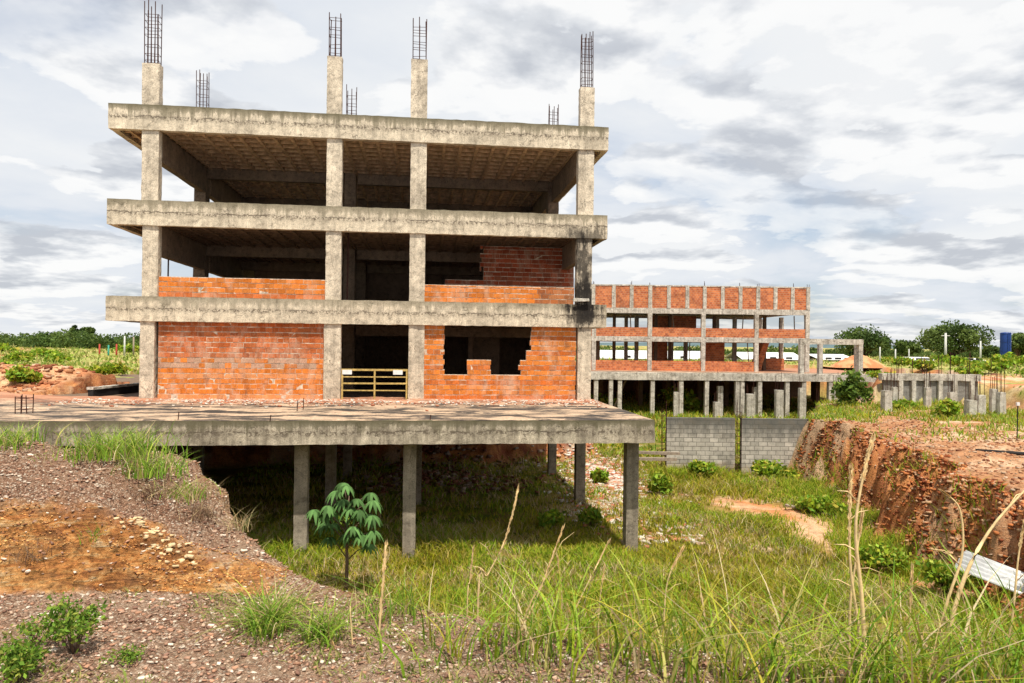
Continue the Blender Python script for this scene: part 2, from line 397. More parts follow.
# ------------------------------------------------------------------ terrain
PIT = [  # plan of the excavation: x, y, width of the slope that follows the edge starting here
 (-1.63, 5.3, 1.0), (-.73, 4.7, 1.2), (.25, 4.15, 1.6), (2, 3.7, 2.2), (5, 3.6, 2.5), (8.2, 5.5, 2.0), (10.6, 10, 1.3), (11.9, 15, 1.2), (12.6, 19.6, 1.7), (14.3, 25, 2.1),
 (14.9, 30, 1.5), (14.3, 34.5, .5), (19.3, 45.0, .6), (23.4, 45.6, 2), (31, 60, 3), (46, 64, 4), (46, 92, 4), (2, 92, 3), (2, 39, 3), (-17, 36.5, 2), (-17.5, 15, 1.5), (-13, 10.5, 2), (-6, 8.9, 1.2), (-3.6, 7.6, .9), (-2.75, 6.5, .9), (-2.25, 5.85, .8)]  # rear and left closed off under the building to darken that space
def height(X, Y, detail=True):
    X = np.asarray(X, float); Y = np.asarray(Y, float)
    wx = X+(fbm(X, Y, 4, s=.9)-.5)*(.9+1.0*sstep(9, 11, X)*(Y < 33))*sstep(6, 12, Y); wy = Y+(fbm(X+50, Y, 3, s=.9)-.5)*.7*sstep(6, 12, Y)
    n = len(PIT); inside = np.zeros(X.shape, bool); t = np.full(X.shape, 9.)
    for i in range(n):
        x0, y0, w = PIT[i]; x1, y1, _ = PIT[(i+1) % n]
        dx, dy = x1-x0, y1-y0; k = np.clip(((wx-x0)*dx+(wy-y0)*dy)/(dx*dx+dy*dy), 0, 1)
        t = np.minimum(t, np.hypot(wx-x0-k*dx, wy-y0-k*dy)/w)
        c = ((y0 > wy) != (y1 > wy)); inside ^= c & (wx < (x1-x0)*(wy-y0)/(y1-y0+1e-9)+x0)
    t = np.where(inside, t, -t)
    floor = -3.86+(fbm(X, Y, 4, s=.35)-.5)*.45+(fbm(X, Y, 3, s=2.)-.5)*.10
    floor = floor+.9*np.exp(-((X-10.6)**2/3.+(Y-11)**2/14.))*.6
    field = -.16+(fbm(X, Y, 4, s=.12)-.5)*.5*sstep(24, 60, Y)+(fbm(X, Y, 3, s=.9)-.5)*.12
    field = field+(1-np.abs(2*fbm(X, Y, 4, s=1.3)-1)-.6)*.35*np.exp(-((X+20.5)/8)**2-((Y-30)/4)**2)
    field = field+.95*np.exp(-((X+20.5)/7.5)**2-((Y-29.6)/2.6)**2)*(.6+.8*fbm(X, Y, 3, s=.7))+.55*np.exp(-((X+33)/10)**2-((Y-40)/4)**2)
    near = .40+(fbm(X, Y, 3, s=1.2)-.5)*.08
    O = mix(near, field, sstep(7.5, 12, Y))
    plat = -1.34+(fbm(X, Y, 4, s=.6)-.5)*.45+(fbm(X, Y, 4, s=3.)-.5)*.16-.25*sstep(30, 16, Y)*0
    pm = sstep(8.0, 10.5, X)*sstep(3.5, 8, Y)*(1-sstep(45.42, 45.62, Y))*(1-sstep(34, 44, X))
    pm = pm*(1-sstep(29.2, 30.5, X)*sstep(38.5, 42.5, Y))
    O = mix(O, plat, pm)
    # spoil bank beside the camera
    amp = np.interp(X, [-40, -6, -4.4, -3.3, -2.7, -2.2, -1.6, -1.], [.72, .80, .77, .68, .48, .25, .02, 0])
    yb = 4.72+.25*(fbm(X, X*0, 3, s=.8)-.5)+.15*sstep(-3.6, -2, X)
    prof = np.clip((Y-yb)/1.45, 0, 1); prof = np.where(prof < 1, 1-(1-prof)**1.9, 1)
    prof = prof*(1-sstep(6.25, 8.6, Y))
    Mn = amp*prof
    nz = (fbm(X, Y, 5, s=1.6)-.5)
    Mn = Mn+prof*np.where(amp > .02, 1, 0)*nz*.24*np.clip(amp*2, 0, 1)
    if detail:
        ridge = 1-np.abs(2*fbm(X*1.0, Y*2.2, 4, s=2.6)-1)
        face = sstep(0, .1, prof)*(1-sstep(.75, 1., prof))
        Mn = Mn+face*(ridge-.75)*.20*np.clip(amp*2, 0, 1)
        st = np.sin((Mn+.05*fbm(X, Y, 3, s=1.5))*95+3*fbm(X, Y, 2, s=.7)); Mn = Mn+face*st*.008
        near_d = 1-sstep(9, 14, Y)
        O = O+near_d*(fbm(X, Y, 3, s=14.)-.5)*.045+near_d*(fbm(X, Y, 2, s=45.)-.5)*.02
    z = O+Mn
    k = np.clip(t, 0, 1); kk = k*k*(3-2*k)
    if detail:
        cl = (t > -.3) & (t < 1.1) & (Y > 6) & (Y < 33)
        kk = np.where(cl, np.clip(kk+(fbm(X, Y, 4, s=2.2)-.5)*1.3*np.sin(np.clip(k, 0, 1)*PI)+(1-np.abs(2*fbm(X+4, Y, 3, s=.6)-1)-.7)*.7*np.sin(np.clip(k, 0, 1)*PI)+(fbm(X, Y, 4, s=6.)-.5)*.55*np.sin(np.clip(k, 0, 1)*PI), 0, 1), kk)
    z = mix(z, floor, kk)
    return z, t, pm, amp, prof

def seg_rows():
    r = [4.6]
    while r[-1] < 6000:
        x = r[-1]; r.append(x*(1.0032 if x < 16 else 1.0045 if x < 60 else 1.03))
    return np.array(r)
rr = seg_rows(); aa = np.linspace(-1.12, 1.12, 720)
RR, AA = np.meshgrid(rr, aa, indexing='ij')
GX = RR*np.sin(AA); GY = RR*np.cos(AA)-4.0
GZ, GT, GP, GA, GPR = height(GX, GY)
gz_y, gz_x = np.gradient(GZ)
slope = np.hypot(np.gradient(GZ, axis=0)/np.gradient(RR, axis=0), np.gradient(GZ, axis=1)/(RR*(aa[1]-aa[0])))
def colr(c): return np.array(c)[None, None, :]
def mc(a, b, t): return a+(b-a)*t[..., None]
n1 = fbm(GX, GY, 5, s=.5); n2 = fbm(GX+9, GY, 5, s=1.7); n3 = fbm(GX, GY+7, 5, s=.13); n4 = fbm(GX, GZ*6+GY*.3, 4, s=2.5)
field_c = mc(colr((.26, .30, .07)), colr((.42, .37, .14)), sstep(.4, .6, n1))
field_c = mc(field_c, colr((.47, .30, .15)), sstep(.54, .62, n3*.6+n2*.4))
field_c = mc(field_c, colr((.42, .15, .06)), sstep(.6, .68, n1*.5+n3*.5))
# orange turned soil on the left beyond the terrace and low terraces on the right
lft = np.exp(-((GX+20)/9)**2-((GY-29.2)/3.6)**2)+np.exp(-((GX+34)/12)**2-((GY-38)/4)**2)
field_c = mc(field_c, mc(colr((.50, .20, .09)), colr((.60, .36, .2)), sstep(.4, .62, n2)), sstep(.25, .5, lft+(n2-.5)*.4))
rgtm = sstep(29, 31, GX)*sstep(36, 40, GY)*(1-sstep(56, 66, GY))
field_c = mc(field_c, mc(colr((.50, .19, .09)), colr((.62, .42, .26)), sstep(.42, .6, n2)), rgtm*sstep(.3, .5, n1+.1))
gravel = mc(colr((.36, .21, .13)), colr((.52, .36, .24)), sstep(.35, .65, n2))
orange = mc(colr((.58, .25, .085)), colr((.66, .42, .17)), sstep(.42, .62, n4))
orange = mc(orange, colr((.36, .13, .05)), sstep(.58, .68, n2))
pit_c = mc(colr((.12, .14, .02)), colr((.28, .20, .06)), sstep(.42, .62, n2))
pit_c = mc(pit_c, colr((.44, .32, .19)), sstep(.60, .68, n1*.5+fbm(GX, GY, 4, s=.8)*.5))
cliff = mc(colr((.32, .085, .03)), colr((.58, .23, .07)), sstep(.42, .6, n4))
cliff = mc(cliff, colr((.52, .38, .25)), sstep(.50, .60, fbm(GX, GY, 5, s=.55)))
cliff = mc(cliff, colr((.17, .04, .02)), sstep(.54, .62, fbm(GX+70, GY, 5, s=.8)))
platc = mc(colr((.40, .20, .10)), colr((.56, .38, .24)), sstep(.42, .58, n2*.5+n1*.5))
platc = mc(platc, colr((.22, .24, .07)), sstep(.45, .6, n1)*sstep(29, 34, GY)*.8)
COL = mc(gravel, field_c, sstep(8.5, 11, GY))
COL = mc(COL, platc, GP)
og = sstep(0, .06, GPR)*(1-sstep(.46, .62, GPR+(n2-.5)*.45))*sstep(.02, .1, GA)*(GY < 8)
COL = mc(COL, orange, og)
tt = np.clip(GT, -1, 2)
COL = mc(COL, mc(orange*.8, gravel, sstep(.4, .6, n2)*.7), sstep(-.15, .05, tt)*(GY < 9.5))
COL = mc(COL, cliff, sstep(-.12, .05, tt+(n2-.5)*.1)*(1-sstep(.8, 1.02, tt))*(GY >= 9.5))
COL = mc(COL, pit_c, sstep(.85, 1.1, tt+(n2-.5)*.2))
# bare sandy strip along the foot of the cut and brick litter behind the terrace
def near_path(X, Y, pts, w):
    d = np.full(X.shape, 99.)
    for (x0, y0), (x1, y1) in zip(pts[:-1], pts[1:]):
        dx, dy = x1-x0, y1-y0; k = np.clip(((X-x0)*dx+(Y-y0)*dy)/(dx*dx+dy*dy), 0, 1)
        d = np.minimum(d, np.hypot(X-x0-k*dx, Y-y0-k*dy)/w)
    return d
PATH = [(8.6, 27.5), (9.6, 25), (10.3, 22.3), (10.9, 20.0), (11.1, 17.6)]
pathd = near_path(GX, GY, PATH, 1.25)+(n2-.5)*1.3
COL = mc(COL, mc(colr((.58, .36, .21)), colr((.52, .22, .09)), sstep(.45, .6, n1)), 1-sstep(.55, 1.25, pathd))
grav = np.clip(mix((1-sstep(9, 11, GY))*.95, 0, og*.85)*(1-.4*sstep(.0, .8, tt)*(tt > 0)), 0, 1)
grav = np.maximum(grav, .3*(GY > 10)*sstep(-.5, 0, tt)*(tt < .9))
nr, na = GX.shape
ii = np.arange(nr-1)[:, None]*na+np.arange(na-1)[None, :]
quads = np.stack([ii, ii+1, ii+na+1, ii+na], -1).reshape(-1, 4)[:, ::-1]
me = np_mesh('ground', np.stack([GX, GY, GZ], -1).reshape(-1, 3), quads, COL.reshape(-1, 3), True, {'grav': grav.ravel(), 'strat': np.clip(np.maximum(og, .32*sstep(-.12, .05, tt)*(1-sstep(.8, 1.02, tt))*(GY >= 9.5)*(GY < 36)), 0, 1).ravel()})
tag(link('ground', me, M['ground']), kind='structure')
def hz(x, y):
    return float(height(np.array([x]), np.array([y]))[0][0])

# ------------------------------------------------------------------ vegetation helpers
def blades(name, X, Y, Z, hgt, wid, lean, cols, mat='leaf', parent=None, segs=2, tipdark=0):
    n = len(X); az = rng.random(n)*2*PI; ln = lean*(.3+rng.random(n)); fa = rng.random(n)*2*PI
    V = np.zeros((n, 2*segs+1, 3)); cx, cy = np.cos(az), np.sin(az); wx, wy = np.cos(fa), np.sin(fa)
    for s_ in range(segs+1):
        t = s_/segs; ox = ln*hgt*t**2; zz = hgt*(t-.28*np.clip(ln, 0, 1.6)*t**2.2); w = wid*(1-t)**.7*.5
        bx, by = X+cx*ox, Y+cy*ox
        if s_ < segs:
            V[:, 2*s_] = np.stack([bx-wx*w, by-wy*w, Z+zz], -1); V[:, 2*s_+1] = np.stack([bx+wx*w, by+wy*w, Z+zz], -1)
        else: V[:, 2*segs] = np.stack([bx, by, Z+zz], -1)
    base = np.arange(n)[:, None]*(2*segs+1); tris = []
    for s_ in range(segs-1):
        a = 2*s_
        tris.append(base+np.array([[a, a+1, a+3]])); tris.append(base+np.array([[a, a+3, a+2]]))
    a = 2*(segs-1); tris.append(base+np.array([[a, a+1, a+2]]))
    Fq = np.concatenate(tris)
    col = np.repeat(cols[:, None, :], 2*segs+1, 1)
    me = np_mesh(name, V.reshape(-1, 3), Fq, col.reshape(-1, 3))
    return link(name, me, M[mat], parent)
def pal(n, cs, jit=.25):
    cs = np.array(cs); k = rng.integers(0, len(cs), n); c = cs[k]*(1+(rng.random((n, 1))-.5)*2*jit)
    return np.clip(c, 0, 1)
GREEN = [(.22, .34, .02), (.30, .40, .025), (.15, .25, .018), (.38, .41, .04), (.46, .39, .06)]
OLIVE = [(.27, .31, .015), (.39, .36, .02), (.42, .34, .045), (.18, .23, .016), (.45, .35, .10)]
DRY = [(.55, .42, .22), (.48, .34, .16), (.62, .50, .30)]
FRESH = [(.20, .35, .035), (.30, .44, .05), (.14, .27, .03), (.40, .46, .08)]

def leafcloud(P, size, cols, droop=0.):
    """quads with random orientation at points P"""
    n = len(P); a = rng.normal(size=(n, 3)); a /= np.linalg.norm(a, axis=1)[:, None]
    b = np.cross(a, rng.normal(size=(n, 3))); b /= np.linalg.norm(b, axis=1)[:, None]
    s = (size*(.6+.8*rng.random(n)))[:, None]
    V = np.stack([P-a*s, P-b*s*.55, P+a*s, P+b*s*.55], 1)
    Fq = (np.arange(n)[:, None]*4+np.arange(4)[None]).astype(np.int32)
    return V.reshape(-1, 3), Fq, np.repeat(cols, 4, 0)
def make_tree(name, x, y, w, h, trunk_h=.3, seed=0, n=4200, cols=GREEN, leaf=.2, label='', cat='tree', group=None, flat=.8, zoff=0, nclump=26, dark=1., base=None):
    r = np.random.default_rng(seed); rd = random.Random(seed)
    z0 = (hz(x, y) if base is None else base)+zoff; root = empty(name, (x, y, z0)); tag(root, label, cat, group)
    cz = h*(trunk_h+(1-trunk_h)/2); rz_ = h*(1-trunk_h)/2
    cl = []
    while len(cl) < nclump:
        p = r.uniform(-1, 1, 3); q = np.linalg.norm(p)
        if .35 < q < 1: cl.append(p*np.array([w/2*.8, w/2*.8, rz_*flat])+np.array([0, 0, cz]))
    cl = np.array(cl); mb = MB()
    mb.tube([(0, 0, -.3), (rd.uniform(-.02, .02)*h, 0, h*trunk_h*.7), (rd.uniform(-.05, .05)*h, 0, h*trunk_h*1.3), (0, 0, cz*1.2)], [h*.035, h*.028, h*.02, h*.006], 7)
    for c in cl[:12]:
        st = Vector((0, 0, h*trunk_h*rd.uniform(.7, 1.4))); e = Vector(c); mid = (st+e)/2+Vector((0, 0, -.03*h))
        mb.tube([st, mid, e], [h*.014, h*.009, h*.003], 5)
    mb.build('trunk', M['bark'], root, True)
    k = r.integers(0, len(cl), n); rad = (.13+.13*r.random(len(cl)))*w
    d = r.normal(size=(n, 3)); d /= np.linalg.norm(d, axis=1)[:, None]
    P = cl[k]+d*(rad[k]*(.55+.5*r.random(n)))[:, None]*np.array([1, 1, .72])
    cc = pal(len(cl), cols, .2)[k]*(.85+.3*r.random((n, 1)))*dark
    V, Fq, c4 = leafcloud(P, leaf, cc)
    link('crown', np_mesh('crown', V, Fq, c4), M['leaf'], root)
    return root

# ------------------------------------------------------------------ brickwork
def brickwork(name, parent, u0, u1, z0, z1, v, ok=None, bw=.225, bh=.185, thick=.14, colf=None, label=None, gap=.022, axis=0):
    mb = MB(); mo = MB(); z = z0; row = 0
    while z < z1-.03:
        hh = min(bh, z1-z); u = u0-(bw*.5 if row % 2 else 0)-random.uniform(0, .04); runs = []
        while u < u1:
            w = bw*random.uniform(.93, 1.07); a, b = max(u, u0), min(u+w, u1); u += w
            if b-a < .03: continue
            cs = ok(z+hh/2) if ok else [(u0, u1)]
            for a, b in [(max(a, c0), min(b, c1)) for c0, c1 in cs if min(b, c1)-max(a, c0) > .03]:
                if runs and abs(runs[-1][1]-a) < 1e-6: runs[-1][1] = b
                else: runs.append([a, b])
                g = gap*random.uniform(.3, .9); pr = random.uniform(0, .012)
                c = colf((a+b)/2, z, row) if colf else (.5, .17, .06)
                zt = z+hh-gap*random.uniform(.5, 1.6)
                if axis == 0: mb.box(a+g*.3, b-g*.3, v-pr, v+thick, z+.003, zt, c, .004)
                else: mb.box(v-pr, v+thick, a+g/2, b-g/2, z+.003, zt, c, .004)
        for a, b in runs:
            e = random.uniform(.0, .006)
            if axis == 0: mo.box(a+.002, b-.002, v+e, v+thick-.015, z, z+hh-.001)
            else: mo.box(v+e, v+thick-.015, a+.002, b-.002, z, z+hh-.001)
        z += bh; row += 1
    o = mb.build(name, M['brick'], parent, colattr=True)
    if label: o['label'] = label
    mo.build('mortar', M['mortar'], o)
    return o
def bc(c, j=.25):
    k = 1+random.uniform(-j, j); g = random.uniform(-.03, .03)
    return (max(0, c[0]*k), max(0, c[1]*k+g*.6), max(0, c[2]*k+g*.4))

# ------------------------------------------------------------------ main building
B = empty('unfinished_building', (BX, BY, 0), YAW)
tag(B, 'tall roofless-looking concrete frame building in front with orange brick infill and a projecting terrace', 'building')
W, U1, U2, U3, U4, DEP = 17.81, 1.354, 7.678, 10.711, 16.93, 19.5
ROWS = [.12, 6.1, 12.2, 18.4]
def slab(name, zt, th):
    mb = MB(); mb.rough(0, W, 0, .26, zt-th, zt, .22, .009)
    mb.rough(0, .22, .26, DEP, zt-th, zt, .4, .007); mb.rough(W-.22, W, .26, DEP, zt-th, zt, .4, .007)
    mb.rough(.22, W-.22, DEP-.25, DEP, zt-th, zt, .5, .007)
    return mb.build(name, M['slab'], B)
for zt in (H1, H2, H3): slab('slab_edge', zt, T if zt > 4 else T*.98)
for zt in (H1, H2, H3):
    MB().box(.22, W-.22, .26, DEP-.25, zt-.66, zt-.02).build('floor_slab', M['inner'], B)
# ribs of the waffle ceilings, with the red clay fillers between them
def waffle(zc, mat):
    mb = MB(); x = .5
    while x < W-.4: mb.box(x-.055, x+.055, .26, DEP-.26, zc-.16, zc); x += .62
    y = .8
    while y < DEP-.3: mb.box(.24, W-.24, y-.045, y+.045, zc-.13, zc-.001); y += .62
    mb.build('ceiling_ribs', M[mat], B)
M['rib_shade'] = m_plain('shaded_ceiling_rib', (.20, .13, .085), .95, var=.5, scale=5)  # lower two ceilings: rib colour darkened for the shade up there
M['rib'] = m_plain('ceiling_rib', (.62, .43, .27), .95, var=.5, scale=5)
for zt in (H1, H2, H3): waffle(zt-.662, 'rib' if zt == H3 else 'rib_shade')
# beams: long ones on the column lines, cross ones on the rows
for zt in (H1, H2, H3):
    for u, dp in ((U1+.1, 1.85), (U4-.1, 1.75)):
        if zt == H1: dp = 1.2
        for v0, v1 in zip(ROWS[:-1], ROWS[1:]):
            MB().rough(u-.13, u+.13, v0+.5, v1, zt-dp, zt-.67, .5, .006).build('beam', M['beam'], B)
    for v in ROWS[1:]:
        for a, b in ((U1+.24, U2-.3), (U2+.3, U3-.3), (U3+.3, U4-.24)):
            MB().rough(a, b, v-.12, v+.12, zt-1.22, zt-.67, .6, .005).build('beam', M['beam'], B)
# columns, storey by storey
def ucol2(px0, px1, py):
    if px1 < 400: return bpl(px0, py, .07)[0], bpl(px1, py, .42)[0]
    if px0 > 440: return bpl(px0, py, .42)[0], bpl(px1, py, .07)[0]
    return bpl(px0, py, .07)[0], bpl(px1, py, .07)[0]
def ucol(px0, px1, py, v=.12):
    return bpl(px0, py, v)[0], bpl(px1, py, v)[0]
st3 = [(141.5, 162), (326.5, 343), (410.5, 426.5), (576.5, 594)]
st2 = [(142, 161.5), (325.5, 342), (409.5, 425), (575, 592)]
st1 = [(139.5, 157.5), (323.5, 341.5), (408.3, 424), (575.8, 591)]
st4 = [(142, 163, 63), (327, 343, 56), (411, 427.5, 59), (578.5, 594.5, 87)]
def column(u0, u1, v0, v1, z0, z1, mat='column', name='column'):
    return MB().rough(u0, u1, v0, v1, z0, z1, .16, .007).build(name, M[mat], B)
colu = []
for (a, b), (c, d), (e, f) in zip(st3, st2, st1):
    for (p, q), z0, z1, py in (((e, f), 0.0, H1-T+.02, 365), ((c, d), H1, H2-T+.02, 265), ((a, b), H2, H3-T+.02, 170)):
        u0, u1 = ucol2(p, q, py); column(u0, u1, .07, .42, z0, z1)
    colu.append(ucol(a, b, 170))
def rebar(u0, u1, v0, v1, z0, z1, parent, nx=4, ny=2, mis=.3, r=.017):
    mb = MB(); pts = []
    for i in range(nx):
        for k in range(ny):
            if ny > 2 and 0 < i < nx-1 and 0 < k < ny-1: continue
            u = u0+(u1-u0)*i/(nx-1); v = v0+(v1-v0)*k/(ny-1)
            t = z1-random.uniform(0, mis); l = random.uniform(-.03, .03)
            mb.tube([(u, v, z0-.1), (u+l*.4, v+l, (z0+t)/2), (u+l, v+l*.6, t)], r, 5); pts.append((u, v))
    z = z0+.12
    while z < z1-mis*.8:
        q = random.uniform(-.02, .02)
        for a, b in (((u0, v0), (u1, v0)), ((u1, v0), (u1, v1)), ((u1, v1), (u0, v1)), ((u0, v1), (u0, v0))):
            mb.tube([(a[0], a[1], z+q), (b[0], b[1], z+random.uniform(-.03, .03))], r*.55, 4)
        z += random.uniform(.2, .36)
    return mb.build('rebar_cage', M['rust'], parent)
for i, (a, b, py) in enumerate(st4):
    u0, u1 = ucol2(a, b, py+20); zt = bpl(a, py, .1)[1]; zr = bpl(a, (-6, 10, 16, 30)[i], .1)[1]
    o = column(u0, u1, .07, .42, H3, zt)
    rebar(u0+.06, u1-.06, .12, .38, zt, zr, o, nx=(5, 3, 3, 4)[i], ny=2, mis=(.7, .25, .25, .15)[i])
u, z = bpl(141, 138, .05)
# rear columns and their starter bars
for r_, v in enumerate(ROWS[1:]):
    for i, u in enumerate((U1, U2, U3, U4-.15)):
        for z0, z1 in ((0, H1-.2), (H1, H2-.2), (H2, H3-.2)):
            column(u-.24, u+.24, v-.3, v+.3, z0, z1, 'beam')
        if r_ == 0 and i in (0, 1, 3):
            h0 = H3+(.35 if i == 1 else 0)
            o = MB().rough(u-.24, u+.24, v-.25, v+.25, H3-.02, H3+(.35 if i == 1 else .05), .2, .005).build('column', M['column'], B)
            rebar(u-.2, u+.2, v-.2, v+.2, h0, H3+(3.5, 3.2, 0, 2.9)[i], o, nx=4 if i == 0 else 3, ny=2)
MB().tube([(15.55, 3, H3-.05), (15.8, 3, H3+.75)], .02, 5).build('loose_bar', M['rust'], B)
# brick infill, ground storey left bay
dred, ora, gre = (.50, .135, .04), (.66, .20, .035), (.40, .33, .27)
def c_left(u, z, row):
    if z < 1.05: return bc(ora, .18) if row % 4 else bc((.72, .28, .1), .15)
    if z < 1.35: return bc((.50, .30, .2), .2) if random.random() < .75 else bc(ora)
    return bc(dred if z > 1.6 else (.52, .16, .06), .22)
ub = ucol(157.5, 323.5, 365)
brickwork('brick_infill', B, ub[0]-.02, ub[1]+.02, .02, H1-T+.03, .22, colf=c_left)
# right bay with its broken opening
ur = ucol(424, 575.8, 365); x_ = lambda px: bpl(px, 360, .22)[0]
zz = lambda py, px=490: bpl(px, py, .22)[1]
oL, oR1, oR2, oR3 = x_(444), x_(530.5), x_(527), x_(519)
oz0 = zz(374); mL, mR, mz = x_(467), x_(491), zz(358)
def ok_r(z):
    if z < oz0: return [(-99, 99)]
    lim = oR1 if z > zz(348) else (oR2 if z > zz(357.5) else oR3)
    r = [(-99, oL+random.uniform(-.03, .03)), (lim+random.uniform(-.05, .05), 99)]
    return r+([(mL, mR)] if z < mz else [])
brickwork('brick_infill', B, ur[0]-.02, ur[1]+.02, .02, H1-T+.03, .22, ok=ok_r, colf=lambda u, z, r: bc((.66, .21, .04) if r % 3 else (.58, .16, .035), .2), bw=.25)
# parapets on the second storey
ul = ucol(161.5, 325.5, 285); ztop = bpl(240, 278, .2)[1]
brickwork('brick_parapet', B, ul[0]-.12, ul[1]+.02, H1+.01, ztop, .2, colf=lambda u, z, r: bc(ora if r else (.6, .17, .05), .22), bw=.3,
          ok=lambda z: [(-99, 4.1), (4.6, 99)] if z > ztop-.1 and False else [(-99, 99)])
ul = ucol(425, 574, 293); ztop2 = bpl(500, 286, .2)[1]
brickwork('brick_parapet', B, ul[0]-.02, ul[1]+.02, H1+.01, ztop2, .2, colf=lambda u, z, r: bc(ora if u < 15.2 else (.4, .14, .05), .22), bw=.3)
# inner walls; all but the first are added to darken the lower storeys
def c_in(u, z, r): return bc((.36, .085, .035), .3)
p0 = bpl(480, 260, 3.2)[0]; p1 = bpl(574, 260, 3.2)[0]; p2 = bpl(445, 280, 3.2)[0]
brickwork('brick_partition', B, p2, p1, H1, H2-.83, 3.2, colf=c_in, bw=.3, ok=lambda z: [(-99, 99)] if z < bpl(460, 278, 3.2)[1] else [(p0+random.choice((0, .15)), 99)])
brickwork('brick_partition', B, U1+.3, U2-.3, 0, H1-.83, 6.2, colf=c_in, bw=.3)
MB().box(.3, U3-.01, 12.2, 12.4, 0, H1-.6).build('partition_wall', M['inner'], B)
MB().box(U1+.8, U4-.3, 12.45, 12.6, H1, H2-.67).build('partition_wall', M['inner'], B)
MB().box(U3+2.3, U3+2.5, 6.5, 9, 0, H1-.67).build('partition_wall', M['inner'], B)
MB().box(U3+2.5, U4-2.2, 9.15, 9.3, 0, H1-.67).build('partition_wall', M['inner'], B)
MB().box(U3, U4-.2, 12.2, 12.4, 0, H1-.6).build('partition_wall', M['inner'], B)
MB().box(W-.4, W-.25, 8, 19, 0, H1-.67).build('partition_wall', M['inner'], B)
MB().box(W-.4, W-.25, 8, 19, H1, H2-.67).build('partition_wall', M['inner'], B)
MB().box(.3, .45, 4, 19, 0, H1-.67).build('partition_wall', M['inner'], B)
# steel props left standing on the second floor
for px, v in ((347.5, 1.2), (168, 2.)):
    u = bpl(px, 270, v)[0]; MB().tube([(u, v, H1), (u+.02, v, H2-.3)], .028, 6).build('steel_prop', M['rust'], B)
# pale fitting on the burnt corner
u, z = bpl(581, 300, -.06)
MB().rough(u-.3, u+.3, -.14, .02, z-.05, z+.06, .1, .012).build('concrete_ledge', M['stub'], B)
# terrace
TF, TR, TL = -6.924, 17.45, -7.0
mb = MB(); mb.rough(TL, TR, TF, TF+.35, -.634, 0, .22, .009); mb.rough(TR-.3, TR, TF+.35, DEP, -.6, 0, .4, .008)
mb.build('terrace_edge', M['terrace'], B)
nx, ny = 260, 90
ux, vy = np.meshgrid(np.linspace(TL+.01, TR-.01, nx), np.linspace(TF+.01, 1.0, ny), indexing='ij')
hh = .006+.03*sstep(.45, .7, fbm(ux, vy, 5, s=1.1))+.05*sstep(-1.6, -.1, vy)*fbm(ux, vy, 4, s=2.4)
hh = hh+.35*sstep(-.2, -5.5, ux)*sstep(-5, 0, vy)*fbm(ux, vy, 4, s=.7)
hh = np.where((ux < TL+.1) | (ux > TR-.1) | (vy < TF+.1), .004, hh)
q = np.arange(nx-1)[:, None]*ny+np.arange(ny-1)[None]
link('terrace_surface', np_mesh('terrace_surface', np.stack([ux, vy, hh], -1).reshape(-1, 3), np.stack([q, q+ny, q+ny+1, q+1], -1).reshape(-1, 4), smooth=True), M['terrace_top'], B)
MB().box(TL, TR-.3, TF+.35, DEP, -.3, -.002).build('terrace_slab', M['inner'], B)
for v in (-3.3, .1, 6.1, 12.2): MB().box(TL, TR-.31, v-.15, v+.15, -.75, -.302).build('terrace_beam', M['inner'], B)
# pillars below the terrace
for v in (-5.85, .2, 6.1, 12.2):
    for i, u in enumerate((-4.6, U1, U2-.05, U3-.1, U4+.15) if v < 0 else (-4.6, U1, U2, U3+.05, U4-.05)):
        X, Y = b2w(u, v)
        if i == 0 and v > 0: continue
        z = hz(X, Y)
        MB().rough(u-.17, u+.19, v-.18, v+.18, z-.3, -.6 if v < 0 else -.76, .2, .005).build('pillar', M['pillar'], B)
# starter bars sticking out of the terrace
for px, py, h in ((297, 412, .35), (303, 411, .4), (178, 420, .22), (270, 421, .16), (430, 420, .14)):
    d = ray(px, py); k = -ZC/d.z; u, v = w2b(d.x*k, d.y*k)
    MB().tube([(u, v, 0), (u+.02, v, h)], .014, 5).build('starter_bar', M['rust'], B)
d = ray(24, 414); k = -ZC/d.z; u, v = w2b(d.x*k, d.y*k)
rebar(u-.15, u+.15, v-.15, v+.15, 0, .55, B, 3, 2, .1, .014)
mb = MB(); mb.tube([(u+.6, v-.6, .05), (u+1.7, v-.62, .07)], .02, 5)

# kerb behind the terrace at left, its black face painting a shadowed gap
xa = at(93, 398, 26.0); xb = at(141, 390, 29.0)
kb = empty('shadow_gap_kerb', (xb[0], xb[1], 0), math.atan2(xb[1]-xa[1], xb[0]-xa[0])); tag(kb, 'low kerb with black face painted for the shadowed gap, and pale top, left of the brick building', 'low wall')
ln = math.hypot(xb[0]-xa[0], xb[1]-xa[1])
MB().rough(-ln, 1.5, 0, .2, -.4, .28, .3, .01).build('wall', M['dark'], kb)
MB().rough(-ln-.02, 1.52, -.02, .22, .28, .36, .3, .01).build('coping', M['stub'], kb)

